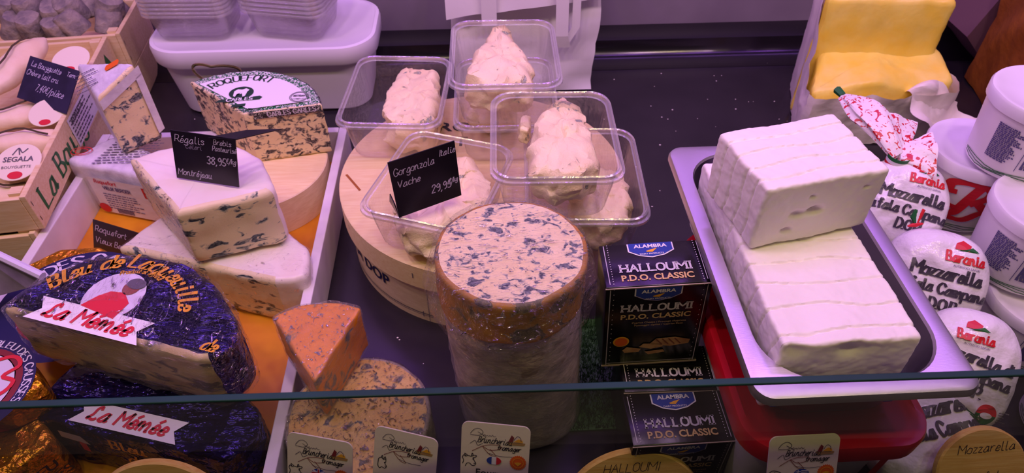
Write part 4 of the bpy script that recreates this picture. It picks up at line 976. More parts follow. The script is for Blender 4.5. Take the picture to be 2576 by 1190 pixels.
S = slab([(FC.x+.010+.0625*math.cos(2*math.pi*i/72), FC.y+.002+.061*math.sin(2*math.pi*i/72), 'side') for i in range(72)], .0035, .1875, r=.006, step=.02, nside=22, ncap=6, amp=.0025, sc=32, off=4, lean=(-.055, 0))
T = Thing('tall_blue_cheese', 'tall grey rinded cheese cylinder below the round cut cheese', 'cheese', (FC.x+.01, FC.y, .0035))
T.part('rind', pick(S, *S.keys()), M['grey_rind'], label='grey mouldy rind')
S = slab([(FC.x+.010+.0625*math.cos(2*math.pi*i/72), FC.y+.002+.061*math.sin(2*math.pi*i/72), 'side') for i in range(72)], .006, .186, r=.006, step=.02, nside=16, ncap=3, amp=.003, sc=40, off=6, grow=.0014, lean=(-.055, 0))
T.part('cling_film', pick(S, 'side'), M['film_hazy'], label='hazy cling film')

# orange wedge on the stilton
SCN = Vector((-.131, .3655))
S = wheel(.0705, .0705, .0, .060, SCN, .004, .0015, 3); S = {k: ([p+Vector((0, 0, .0006)) for p in v], f) for k, (v, f) in S.items()}
T = Thing('stilton_round', 'blue veined cheese round in cling film below the orange wedge', 'cheese', (SCN.x, SCN.y, 0))
T.part('paste', pick(S, 'top'), M['stilton'], label='veined cut face'); T.part('rind', pick(S, 'side', 'bottom'), M['grey_rind'], label='brown grey rind')
pl = [(SCN.x+.0712*math.cos(2*math.pi*i/72), SCN.y+.0712*math.sin(2*math.pi*i/72), 'side') for i in range(72)]
S = slab(pl, .002, .0625, r=.005, step=.02, nside=8, ncap=14, amp=.0014, sc=60, off=8)
T.part('cling_film', pick(S, 'side', 'top'), M['film'], label='wrinkled clear cling film')
poly = fillet(pxpoly(.124, [(790, 962, 'cutr'), (908, 772, 'rind'), (840, 757, 'rind'), (745, 768, 'rind'), (684, 797, 'cutl')]), [.003, .004, .02, .02, .004])
S = slab(poly, .0645, .124, r=.003, step=.0045, nside=10, amp=.0012, sc=60)
T = Thing('orange_cheese_wedge', 'orange blue veined cheese wedge standing on the cling wrapped round', 'cheese', (*P2(810, 830, .124), .0645))
T.part('paste', pick(S, *S.keys()), M['shrop'])
S = slab(poly, .0645, .124, r=.003, step=.0045, nside=8, ncap=10, amp=.0014, sc=75, off=4, grow=.0012)
T.part('cling_film', pick(S, 'top', 'rind', 'cutl'), M['film_white'], label='wrinkled clear cling film'); T.part('cling_film', pick(S, 'cutr'), M['film_cut'], label='stretched cling film')

# ------------------------------------------------------------------ turf mat
T = Thing('turf_mat', 'strip of green plastic grass between round cheese and halloumi boxes', 'mat', (.13, .44, 0))
T.part('backing', box(.075, .205, .372, .520, .0002, .003), M['turf'], smooth=False)
V = []; F = []; r = random.Random(5)
for i in range(5200):
    x, y = r.uniform(.075, .205), r.uniform(.372, .52); a = r.uniform(0, 6.28); h = r.uniform(.006, .012); w = .0007; l = r.uniform(.001, .006); b = r.uniform(0, 6.28); n = len(V)
    dx, dy = math.cos(a)*w, math.sin(a)*w; V += [Vector((x-dx, y-dy, .003)), Vector((x+dx, y+dy, .003)), Vector((x+math.cos(b)*l, y+math.sin(b)*l, .003+h))]; F.append([n, n+1, n+2])
T.part('grass_blades', (V, F), M['turf'], smooth=False, kind='stuff')
# ------------------------------------------------------------------ halloumi boxes
HW, HD = .0955, .0535
def halloumi(lab, c, h, rot, full=True):
    T = Thing('halloumi_box', lab, 'box', c, rot, 'black halloumi boxes')
    b = T.part('carton', box(-HW/2, HW/2, -HD/2, HD/2, 0, h, .0012, 2), M['boxblack'], world=False)
    for eb in (box(-HW/2-.0003, HW/2+.0003, -HD/2-.0009, -HD/2+.0002, h-.0022, h-.0012), box(-HW/2, HW/2, -HD/2-.0004, -HD/2+.0004, .0002, .0022)): T.part('raw_edge', eb, M['cartonedge'], world=False, smooth=False, label='pale raw carton edge')
    tm = plane((0, 0, h), (1, 0, 0), (0, 1, 0), .0003); tm2 = plane((0, 0, h), (1, 0, 0), (0, 1, 0), .0007); tm3 = plane((0, 0, h), (1, 0, 0), (0, 1, 0), .0010)
    fm = plane((0, -HD/2, 0), (1, 0, 0), (0, 0, 1), .0003); fm2 = plane((0, -HD/2, 0), (1, 0, 0), (0, 0, 1), .0007); fm3 = plane((0, -HD/2, 0), (1, 0, 0), (0, 0, 1), .0010)
    def shield(m, m2, m3, v1, hh):
        sh_ = lambda s: [(-.0215*s, v1), (-.0215*s, v1-hh*.55), (-.012*s, v1-hh*.86), (0, v1-hh), (.012*s, v1-hh*.86), (.0215*s, v1-hh*.55), (.0215*s, v1)]
        rim = T.part('emblem_rim', flat(sh_(1.0), m), M['whiteink'], world=False, smooth=False, parent=b)
        k = [(u*.94, v1-(v1-v)*.94) for u, v in sh_(1.0)]; T.part('emblem', flat(k, m2), M['blueink'], world=False, smooth=False, parent=b, label='blue shield emblem')
        T.part('lettering', join(face('ALAMBRA', .0043, shift(m3, 0, v1-hh*.34), .03, squeeze=1.12), face('DAIRY PRODUCTS', .0019, shift(m3, 0, v1-hh*.82), .01)), M['whiteink'], world=False, smooth=False, parent=b)
        T.part('lettering', flat([(-.005, v1-hh*.58), (0, v1-hh*.48), (.006, v1-hh*.40), (.003, v1-hh*.55), (.001, v1-hh*.66), (-.004, v1-hh*.64)], m3), M['yellowink'], world=False, smooth=False, parent=b, label='small yellow island shape')
    shield(tm, tm2, tm3, HD/2-.001, .0185)
    dots = lambda m, v0, v1: join(*[patch(sx*(HW/2-.0075)-.0004, sx*(HW/2-.0075)+.0004, v0+(v1-v0)*k/16, v0+(v1-v0)*k/16+.0010, m, 1, 1) for sx in (-1, 1) for k in range(17)], *[patch(sx*(HW/2-.0042)-.00035, sx*(HW/2-.0042)+.00035, v0, v1, m, 1, 1) for sx in (-1, 1)])
    word = lambda m, v: pen('HALLOUMI', .0085, .0019, shift(m, 0, v), serif=1.0, align='C', squeeze=1.28, track=2.2)
    T.part('lettering', join(word(tm2, -.0095), dots(tm2, -HD/2+.003, HD/2-.002)), M['boxsilver'], world=False, smooth=False, parent=b)
    T.part('lettering', face('P.D.O. CLASSIC', .0068, shift(tm2, 0, -.0205), .03), M['boxgold'], world=False, smooth=False, parent=b)
    shield(fm, fm2, fm3, h-.003, .0185)
    T.part('lettering', join(word(fm2, h-.034), dots(fm2, .004, h-.003), ribbon([Vector((-HW/2+.004, .006)), Vector((HW/2-.004, .006))], .0006, fm2)), M['boxsilver'], world=False, smooth=False, parent=b)
    T.part('lettering', join(face('P.D.O. CLASSIC', .0068, shift(fm2, 0, h-.0455), .03), face('Cypriot Cheese / Fromage chypriote', .0024, shift(fm2, .004, h-.0525)), face('Formaggio cipriot / Cypriot Kase', .0024, shift(fm2, .004, h-.0565))), M['boxgold'], world=False, smooth=False, parent=b)
    if full:
        T.part('seal_print', flat(ellipse(-.030, .040, .0078, .0078), fm2), M['yellowink'], world=False, smooth=False, parent=b); T.part('seal_print', flat(ellipse(-.030, .040, .0062, .0062), fm3), M['orangeink'], world=False, smooth=False, parent=b, label='orange quality seal')
        pic = T.part('cheese_picture', join(flat([(-.002, .034), (.004, .042), (.022, .043), (.037, .038), (.036, .032), (.018, .029)], fm2), flat([(-.012, .030), (-.008, .035), (.008, .034), (.012, .029), (.0, .026)], fm2), flat([(-.028, .026), (-.024, .031), (-.010, .027), (-.012, .022), (-.026, .022)], fm2), flat([(-.006, .022), (.012, .024), (.014, .020), (-.002, .017)], fm2)), M['grillcheese'], world=False, smooth=False, parent=b, label='picture of grilled cheese slices')
        T.part('grill_marks', join(*[ribbon([Vector((.004+.006*k, .041)), Vector((.010+.006*k, .033))], .0012, fm3) for k in range(4)]), M['grillmark'], world=False, smooth=False, parent=b)
    return T
a, b = P(1530, 736, .196), P(1800, 731, .196)
halloumi('black halloumi box standing on top of the other boxes', ((a.x+b.x)/2+.0065, .400+HD/2, .0775), .1195, (0, math.radians(-3.2), math.radians(-1)))
a, b = P(1562, 990, .0765), P(1806, 986, .0765)
halloumi('black halloumi box mostly hidden below the top box', ((a.x+b.x)/2+.004, a.y+HD/2, .0035), .0735, (0, 0, math.radians(-1)), False)
a, b = P(1590, 1121, .083), P(1856, 1115, .083)
halloumi('nearest black halloumi box at the bottom of the picture', ((a.x+b.x)/2, a.y+HD/2, .0005), .0825, (0, 0, math.radians(1)), False)

# ------------------------------------------------------------------ red lidded tub, steel pan, feta
T = Thing('red_lid_tub', 'white feta tub with a red lid under the steel pan', 'tub', (.287, .396, 0))
def rq(w, d, r, z, cx=.287, cy=.396): return [(x, y, z) for x, y in rrect(w, d, r, 8, cx, cy)]
bd = T.part('body', loops([rq(.120, .210, .02, .001), rq(.124, .214, .024, .004), rq(.138, .232, .03, .120)], cap1=False), M['tubprint'])
T.part('lid', loops([rq(.148, .244, .03, .1165), rq(.161, .262, .034, .1180), rq(.162, .263, .034, .1345), rq(.159, .260, .033, .1385), rq(.147, .246, .03, .139), rq(.141, .238, .03, .1365), rq(.02, .02, .004, .1365)], cap0=False), M['red'], label='glossy red lid')
ff = plane((.287, .396-.112, 0), (1, 0, 0), (0, .09, 1), .0035)
T.part('lettering', join(face('NI', .020, shift(ff, -.004, .080), .02, shear=.15), face('#1 FETA', .0055, shift(ff, .036, .098), .02), *[patch(.028, .050, .104+.0028*k, .1053+.0028*k, ff, 1, 1) for k in range(3)]), M['greyink'], smooth=False, parent=bd)
T.part('lettering', flat([(-.03, .03), (-.004, .062), (.03, .066), (.052, .03)], ff), M['navy'], smooth=False, parent=bd)
T.part('lettering', flat([(.052, .03), (.060, .03), (.078, .11), (.071, .11)], ff), M['redink'], smooth=False, parent=bd)
T.part('lettering', face('A', .030, shift(ff, -.03, .09), .03), M['redink'], smooth=False, parent=bd)

PX, PY_ = .2845, .4270
T = Thing('steel_pan', 'stainless steel pan holding two white feta blocks', 'pan', (PX, PY_, .1395))
def rp(w, d, r, z): return [(x, y, z) for x, y in rrect(w, d, r, 10, PX, PY_)]
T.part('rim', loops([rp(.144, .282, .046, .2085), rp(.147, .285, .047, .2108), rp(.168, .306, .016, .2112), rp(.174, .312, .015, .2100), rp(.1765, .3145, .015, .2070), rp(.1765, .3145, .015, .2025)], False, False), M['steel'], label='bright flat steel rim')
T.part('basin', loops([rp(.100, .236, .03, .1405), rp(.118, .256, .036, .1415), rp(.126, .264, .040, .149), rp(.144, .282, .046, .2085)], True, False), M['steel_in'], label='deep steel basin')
T.part('drain_grid', join(*[tube([(PX+.022+.014*k, PY_-.120, .147), (PX+.030+.014*k, PY_-.098, .147), (PX+.022+.014*k, PY_-.074, .147)], .0017, 6) for k in range(3)], *[tube([(PX-.05, PY_-.122+.012*k, .1455), (PX+.055, PY_-.122+.012*k, .1455)], .0015, 6) for k in range(4)]), M['blueplastic'], label='blue plastic drain grid')
def feta(lab, c, yaw, w, d, h, seams, k, dents=(), sseam=()):
    hx, hy = w/2, d/2
    def fn(p):
        p = Vector(p); q = p.copy()
        if p.z > h-.0045:
            for s in seams: q.z -= .0019*math.exp(-((p.y-s+.002*math.sin(p.x*60+s*90))/.0011)**2)
        if p.x < -hx+.0045:
            for s in seams: q.x += .0013*math.exp(-((p.y-s+.05*(p.z-h)+.002*math.sin(p.z*90))/.0011)**2)
        for dx, dz, r_, dp in dents:
            if p.y < -hy+.004: q.y += dp*math.exp(-(((p.x-dx)/r_)**2+((p.z-dz)/(r_*.6))**2))
        q += nz(p, 22, k)*.0022+nz(p, 120, k)*.0006+nz(p, 260, k)*.0003; q.z = max(q.z, 0); return q
    T = Thing('feta_block', lab, 'cheese', c, (0, 0, yaw), 'feta blocks in the steel pan'); T.part('block', rbox(w, d, h, .0035, .0012, fn), M['feta'], world=False); return T
feta('lower white feta block lying in the steel pan', (.2725, .414, .150), math.radians(1.2), .108, .226, .0845, [-.100+.0245*k for k in range(6)], 1, ((.0, .075, .010, .006), (-.045, .079, .012, .004)))
feta('upper white feta block stacked crosswise on the lower one', (.2700, .4525, .2365), math.radians(12.5), .113, .082, .0655, [-.027, -.011, .006, .023], 2, ((-.005, .034, .006, .008), (-.02, .033, .006, .004), (-.024, .016, .005, .005), (-.012, .05, .003, .003), (.04, .05, .003, .003)))
solo('feta_offcut', [ (p+nz(p, 90)*.002) for p in box(PX+.018, PX+.052, PY_-.112, PY_-.078, .1485, .157, .003)[0]] and (lambda b: ([p+nz(p, 90)*.0015 for p in b[0]], b[1]))(box(PX+.018, PX+.050, PY_-.112, PY_-.080, .1495, .157, .003)), M['feta'], 'small feta offcut on the blue grid in the pan corner', 'cheese')

# ------------------------------------------------------------------ butter in waxed paper
T = Thing('butter_block', 'big cut block of yellow butter in white waxed paper', 'butter', (.60, .955, .001))
lo_p = fillet([(.494, .860, 'f'), (.714, .864, 'f'), (.722, .935, 'f'), (.700, 1.0, 'f'), (.556, 1.0, 'f')], [.012, .02, .02, .02, .02], 3)
hi_p = fillet([(.508, .938, 'f'), (.704, .922, 'f'), (.722, 1.0, 'f'), (.57, 1.03, 'f')], .012, 3)
def bslope(p):
    p = Vector(p); t = max(0, min(1, (.95-p.y)/.09)); p.z -= .022*t*(p.z/.122)*(1+.35*math.sin(p.x*40)); return p
S1 = slab(lo_p, .002, .122, r=.010, step=.006, nside=10, ncap=14, amp=.0032, sc=32, off=3, fn=bslope); S2 = slab(hi_p, .002, .205, r=.010, step=.006, nside=16, ncap=10, amp=.0032, sc=26, off=5)
T.part('butter', join(pick(S1, *S1.keys()), pick(S2, *S2.keys())), M['butter'], label='yellow butter with a stepped cut')
ring = resample(fillet([(.488, .853, 0), (.720, .856, 0), (.730, .94, 0), (.725, 1.04, 0), (.555, 1.05, 0)], .02, 3), .007)
n = len(ring); RG = []
cxr, cyr = .60, .96
for j in range(13):
    t = j/12; row = []
    for i, (x, y, _) in enumerate(ring):
        d = Vector((x-cxr, y-cyr)).normalized(); left = max(0, -d.x)
        hh = .090+.15*max(0, min(1, (-d.x-.45)*3))*max(0, min(1, (d.y+.55)*3))+(.06 if d.y > .7 else 0)
        fl = .001+.006*t*(1+.3*left)+.003*math.sin(i*.7)*t
        p = Vector((x+d.x*fl, y+d.y*fl, .002+hh*t)); q = nz(p, 30, 6)*.006*t+nz(p, 80, 6)*.0025; row.append(Vector((p.x+q.x, p.y+q.y, max(.001, p.z+q.z))))
    RG.append(row)
T.part('paper_wrap', loops(RG, False, False), M['waxpaper'], label='crumpled white waxed paper')
e0, e1 = P(2255, 250, .075), P(2478, 275, .045)
def tail(a, b):
    x = .645+.165*a; y = .872-.055*b-.015*a+.03*a*b; z = .085-.030*a+.018*math.sin(a*7+b*2)-.030*b+.01*math.sin(b*6+a*5)
    p = Vector((x, y, max(.004, z))); return p+nz(p, 38, 9)*.010
T.part('paper_tail', grid(tail, 24, 14), M['waxpaper'], label='loose paper corner folded outwards')

# ------------------------------------------------------------------ brown packet and carton behind
c0 = PY(2490, 300, .90)
T = Thing('brown_paper_packet', 'crumpled brown paper packet at the upper right corner', 'packet', (.93, .93, 0))
rg = []
for k in range(18):
    t = k/17; z = .001+.34*t; x0 = .842-.022*t; y0 = .90-.005*t; row = []
    cr_ = [(x0, y0), (1.10, y0-.03), (1.10, y0+.14), (x0+.03, y0+.14)]
    for x, y in [(cr_[i][0]+(cr_[(i+1) % 4][0]-cr_[i][0])*q/22, cr_[i][1]+(cr_[(i+1) % 4][1]-cr_[i][1])*q/22) for i in range(4) for q in range(22)]:
        p = Vector((x, y, z)); q = nz(p, 18, 2)*.012+nz(p, 50, 2)*.003; row.append(Vector((p.x+q.x*.7, p.y+q.y, max(.001, p.z+q.z*.4))))
    rg.append(row)
T.part('paper', loops(rg), M['brownpaper'])
T = Thing('mauve_carton', 'dull mauve carton with a slot behind the brown packet', 'carton', (.90, 1.12, 0))
b0 = PY(2455, 82, 1.05); b1 = PY(2495, 150, 1.05); 
cp = [(.925, .0015), (.853, .070), (.898, .200), (.93, .30), (1.1, .30), (1.1, .0015)]
T.part('body', ([Vector((x, y, z)) for y in (1.06, 1.19) for x, z in cp], [list(range(6)), list(range(6, 12))[::-1]]+[[k, k+6, (k+1) % 6+6, (k+1) % 6] for k in range(6)]), M['mauvecarton'], smooth=False)
fc = plane((.845, 1.0605, 0), (1, 0, 0), (0, 0, 1), .001)
T.part('slot', flat([(.045, .082), (.058, .076), (.080, .130), (.068, .142)], fc), M['tubwhite'], smooth=False, label='pale slot showing grey contents')

# ------------------------------------------------------------------ white printed tubs
def round_tub(lab, c, rt, rb, h, yaw, logo=None, text=False):
    T = Thing('round_tub', lab, 'tub', c, (0, 0, yaw), 'white round tubs with red initial')
    bd = T.part('body', lathe([(0, .001), (rb-.004, .001), (rb, .004), (rb+(rt-rb)*.9, h-.014), (rt-.003, h-.012)], 56), M['tubprint'], world=False)
    T.part('lid', ([p+nz(p, 60, h)*.0006 for p in lathe([(rt-.003, h-.0145), (rt+.002, h-.014), (rt+.0028, h-.003), (rt+.001, h), (rt-.004, h), (rt-.009, h-.003), (rt*.5, h-.0035), (0, h-.0035)], 56)[0]], lathe([(0, 0)]*8, 56)[1]), M['lidwhite'], world=False, label='white lid with raised rim')
    def cm(lift):
        def m(u, v): R = rb+(rt-rb)*.9*max(0, v)/(h-.014)+lift; t = -math.pi/2+u/rb; return Vector((R*math.cos(t), R*math.sin(t), v))
        return m
    f1, f2 = cm(.0006), cm(.0010)
    T.part('print', join(*[ribbon([Vector((-.06+.012*k, .013+.0014*math.sin(k*1.3+j)-.0026*j)) for k in range(11)], .0010, f1) for j in range(3)]), M['greenink'], world=False, smooth=False, parent=bd, label='faint green field drawing')
    if logo is not None: T.part('print', pen('#', h*.55, h*.105, shift(f2, logo, h*.26), nib=.55), M['redink'], world=False, smooth=False, parent=bd, label='large red ornamental initial')
    if text:
        T.part('print', join(micro(f1, text-.034, text-.004, .024, h-.024, 20, .0017, 3), micro(f1, text+.002, text+.045, .024, h-.024, 24, .0021, 6), ribbon([Vector((text-.001, .02)), Vector((text-.001, h-.022))], .0006, f1)), M['violetink'], world=False, smooth=False, parent=bd, label='violet small print')
    return T
round_tub('shallow white round tub at the bottom, mostly hidden by bags', (.598, .632, .0005), .058, .051, .0610, math.radians(-45), text=.002)
round_tub('white round tub with red initial behind the mozzarella bags', (.596, .632, .0620), .058, .050, .0985, math.radians(-38), logo=-.012)
round_tub('white round tub highest at the right edge with small print', (.612, .600, .1610), .058, .050, .092, math.radians(-42), text=.004)
round_tub('white round tub with small print in front at the right edge', (.602, .510, .0795), .058, .050, .093, math.radians(-45), text=.002)
round_tub('white round tub at the lower right below another tub', (.617, .465, .0005), .058, .051, .0785, math.radians(-45), text=.002)
round_tub('foremost white round tub cut by the right edge', (.607, .350, .0005), .052, .046, .095, math.radians(-45), text=.002)

# ------------------------------------------------------------------ mozzarella bags
def bag(lab, c, rot, a, b, t, lines, k, logo=None, seal_=None, n=2.6, extra=None):
    T = Thing('mozzarella_bag', lab, 'bag', c, rot, 'white mozzarella bags')
    def zf(u, v): return t*max(0.0, 1-abs(u/a)**n-abs(v/b)**n)**(1/2.2)
    def wr(u, v): p = Vector((u, v, 0)); q = nz(p, 24, k); return (.35-abs(q.z))*.011+(.3-abs(nz(p, 52, k).x))*.004
    rings = []
    for j in range(41):
        la = -math.pi/2+math.pi*j/40; row = []
        for i in range(84):
            lo = 2*math.pi*i/84; sp = lambda x, e: math.copysign(abs(x)**e, x)
            x = a*sp(math.cos(la), .75)*sp(math.cos(lo), .8); y = b*sp(math.cos(la), .75)*sp(math.sin(lo), .8); z = t*sp(math.sin(la), .9)
            p = Vector((x, y, z)); p.z += wr(x, y)*(1 if z > 0 else .3)*(abs(z)/t)**.3; row.append(p)
        rings.append(row)
    v, f = loops(rings, True, True); T.part('film_bag', (v, f), M['bagplastic'], world=False)
    # print follows the front of the bag
    def prof(u, v):
        # invert the superellipsoid: find cos(la)^.75 scale
        A = abs(u/a); B = abs(v/b)
        s = (A**(2/.8)+B**(2/.8))**(.8/2)
        s = min(.995, s); cl = s**(1/.75); sl = math.sqrt(max(0, 1-cl*cl)); return t*sl**.9
    def fm(lift): return lambda u, v: Vector((u, v, prof(u, v)+wr(u, v)*(prof(u, v)/t)**.3+lift))
    f1, f2 = fm(.0012), fm(.0018)
    out = []
    for s, size, u, v, sl in lines: out.append(pen(s, size, size*.27, shift(f1, u, v, sl), nib=.42, serif=.0, align='C', squeeze=.92, track=1.3))
    if out: T.part('lettering', join(*out), M['bagink'], world=False, smooth=False, label='heavy black lettering')
    if logo:
        u, v, s = logo
        T.part('lettering', join(pen('la', s*.35, s*.08, shift(f1, u-s*1.5, v+s*.1), nib=.6), pen('Baronia', s, s*.24, shift(f1, u, v), nib=.5, align='C', squeeze=.85), flat([(u-s*1.2, v+s*1.3), (u+s*.2, v+s*1.3), (u+s*.4, v+s*1.9), (u-s*.4, v+s*2.3), (u-s*1.1, v+s*1.9)], f1)), M['redink'], world=False, smooth=False, label='red printed name and farmhouse')
        T.part('lettering', flat([(u-s*1.0, v+s*1.15), (u+s*1.2, v+s*1.35), (u+s*.5, v+s*1.75), (u-s*.2, v+s*1.4)], f2), M['greenink'], world=False, smooth=False)
        T.part('lettering', face('AUTENTICI SAPORI', s*.22, shift(f1, u+s*.2, v-s*.55)), M['greyink'], world=False, smooth=False)
    if seal_:
        u, v, s = seal_
        T.part('lettering', flat([(u+s*math.cos(q*math.pi/12), v+s*math.sin(q*math.pi/12)) for q in range(13)], f1), M['redink'], world=False, smooth=False, label='red and green round seal')
        T.part('lettering', flat([(u+s*math.cos(q*math.pi/12), v+s*math.sin(q*math.pi/12)) for q in range(12, 25)], f1), M['greenink'], world=False, smooth=False)
        T.part('lettering', join(flat(ellipse(u, v-.1*s, s*.6, s*.3), f2), ), M['whiteink'], world=False, smooth=False)
        T.part('lettering', micro(f1, u+s*1.2, u+s*2.6, v-s*.6, v+s*.6, 5, s*.1, 2), M['greyink'], world=False, smooth=False)
    if extra: extra(T, f1, f2)
    return T
TX = [('Mozzarella', .0125, .006, .004, -.06), ('Bufala Campana', .0105, .004, -.013, -.06), ('D.O.P.', .011, .010, -.031, -.06)]
# bag with the twisted paper neck
def green(T, f1, f2): T.part('lettering', join(*[ribbon([Vector((-.03+.008*k, -.040+.003*math.sin(k*1.7+j)+.004*j)) for k in range(8)], .0012, f1) for j in range(2)]), M['greenink'], world=False, smooth=False)
bA = P(2290, 505, .135)
bag('rear mozzarella bag tied with a red printed paper neck', (bA.x+.004, bA.y+.018, .112), (math.radians(47), 0, math.radians(-24)), .050, .054, .034, [('Mozzarella', .0125, .004, .004, -.05), ('Bufala Campana', .0105, .002, -.012, -.05), ('D.O.P.', .011, .008, -.029, -.05)], 1, logo=(.016, .026, .010))
T = Thing('twisted_neck_wrap', 'red and white printed twisted wrapper tied with tricolour band', 'wrapper', P(2262, 395, .165))
k0 = P(2262, 392, .165); tip = P(2118, 245, .185); fan = P(2345, 400, .165)
def neck(a0, b0, w0, w1, k):
    a0, b0 = Vector(a0), Vector(b0); d = (b0-a0).normalized(); s = d.cross(Vector((0, -.5, .85))).normalized(); n_ = s.cross(d)
    rings = []
    for j in range(16):
        t = j/15; w = (w0+(w1-w0)*t**.8); row = []
        for i in range(28):
            t2 = 2*math.pi*i/28; rr_ = 1+.16*math.sin(5*t2+3*t+k); row.append(a0.lerp(b0, t)+s*w*math.cos(t2)*rr_+n_*w*.42*math.sin(t2)*rr_)
        rings.append(row)
    return loops(rings), (a0, d, s, n_)
m = NT('red_printed_paper'); v = m.coords((1, 1, 1)); n_ = m.noise(v, 150, 1.5, .5, 1.2)
m.bsdf(m.ramp(n_, [(.575, 'f1e8ea'), (.60, 'cf1f33')]), .35, 0, .5, m.bump(m.noise(v, 50), .4, .003)); M['redprint'] = m.mat
vf, fr = neck(k0, tip, .010, .026, 1)
# long twist narrows again to its tip
vv = []
for p in vf[0]:
    t = max(0, min(1, (p-k0).dot((tip-k0).normalized())/(tip-k0).length)); c = k0.lerp(tip, t); s = 1 if t < .62 else 1-(t-.62)/.38*.78; vv.append(c+(p-c)*s+Vector((0, 0, .012*math.sin(t*3.0))))
T.part('long_twist', (vv, vf[1]), M['redprint'], label='red printed paper twist'); T.part('green_tip', tube([tip+Vector((0, 0, .003)), tip+Vector((-.003, .012, .004))], [.004, .005], 6), M['greenink'])
vf, fr = neck(k0, fan, .009, .030, 2); T.part('fanned_end', vf, M['redprint'], label='fanned red printed paper')
vf, fr = neck(k0, k0.lerp(tip, .42)+Vector((.026, .016, .0)), .009, .030, 3); T.part('fanned_end', vf, M['redprint'], label='fanned red printed paper')
up_ = Vector((0, .25, .97))
for q, mt in ((.0042, 'greenink'), (0, 'whiteink'), (-.0042, 'redink')):
    T.part('band', lathe([(.0120, -.002), (.0128, -.002), (.0128, .0021), (.0120, .0021)], 28, (k0.x, k0.y-.001, k0.z+q-.004)), M[mt], label='tricolour band')
T.part('collar', lathe([(.0085, .0), (.011, -.010), (.024, -.022)], 28, (k0.x, k0.y, k0.z-.009)), M['redprint'], label='pleated paper below the band')
bB = P(2365, 690, .125)
bag('middle mozzarella bag with a small tricolour knot on top', (bB.x+.010, bB.y+.016, .092), (math.radians(50), 0, math.radians(-24)), .053, .060, .034, [('Mozzarella', .0125, .004, .010, -.02), ('Bufala Campana', .0105, .004, -.006, -.02), ('D.O.P.', .011, .008, -.023, -.02)], 2, logo=(.018, .030, .010), seal_=(.032, -.040, .008), extra=green)
T = Thing('ribbon_knot', 'small green white red ribbon knot on the middle bag', 'ribbon', P(2300, 560, .135))
k1 = P(2303, 565, .135)
for dx, mt in ((-.006, 'greenink'), (0, 'whiteink'), (.006, 'redink')):
    T.part('ribbon', tube([k1, k1+Vector((dx*.5, .005, .007)), k1+Vector((dx*.75+.003, .008, .015))], [.0015, .0034, .0018], 8), M[mt])
T.part('knot', tube([k1+Vector((-.008, 0, -.002)), k1, k1+Vector((.008, 0, .001))], [.001, .003, .001], 8), M['redink'])
bC = P(2455, 905, .115)
bag('near mozzarella bag beside the corner of the steel pan', (bC.x+.004, bC.y+.010, .086), (math.radians(46), 0, math.radians(-26)), .047, .060, .030, [('Mozzarella di', .0105, .000, .010, -.10), ('Campana', .0100, .012, -.006, -.10), ('D.O.P.', .010, .000, -.020, -.10)], 3, logo=(-.004, .030, .0085), seal_=(.022, -.034, .010), extra=green)
bD = P(2420, 1135, .075)
bag('lowest mozzarella bag in front beside the wooden disc', (bD.x-.010, bD.y+.034, .050), (math.radians(30), 0, math.radians(8)), .066, .050, .028, [('Mozzarella', .0145, .008, .016, .02), ('Bufala Campana', .0125, .002, -.003, .02), ('D.O.P.', .011, .010, -.022, .02)], 4, extra=green)

# ------------------------------------------------------------------ ivory cards and wooden discs on the front sill
COW = [[(-.9, .25), (-.75, .55), (-.55, .4), (-.3, .5), (.05, .45), (.35, .6), (.6, .55), (.45, .35), (.25, .3)], [(-.55, .4), (-.65, .75), (-.35, .55)], [(.05, .45), (.15, .85), (.25, .6)], [(.25, .3), (.35, 0), (.55, -.35), (.45, -.6), (.15, -.65), (-.1, -.4), (-.4, -.45), (-.55, -.8)], [(-.9, .25), (-.75, -.1), (-.85, -.5)], [(.35, -.4), (.5, -.35)]]
CATT = [[(-.5, .1), (-.45, .5), (-.15, .7), (.1, .5), (.35, .6), (.4, .3), (.3, 0), (.5, -.3), (.3, -.6), (-.05, -.5), (-.3, -.7), (-.5, -.4), (-.5, .1)], [(-.15, .7), (-.05, 1.0), (.05, .65)], [(.1, .5), (.3, .9), (.4, .55)], [(.3, -.3), (.45, -.3)]]
SHEEP = [[(-.9, .3), (-.6, .6), (-.1, .55), (.3, .35), (.6, 0), (.7, -.4), (.45, -.5), (.2, -.3), (.05, -.6), (-.2, -.75)], [(-.9, .3), (-.8, -.3), (-.9, -.8)], [(-.3, .4), (-.1, .2), (-.2, -.1)], [(.3, .05), (.4, 0)]]
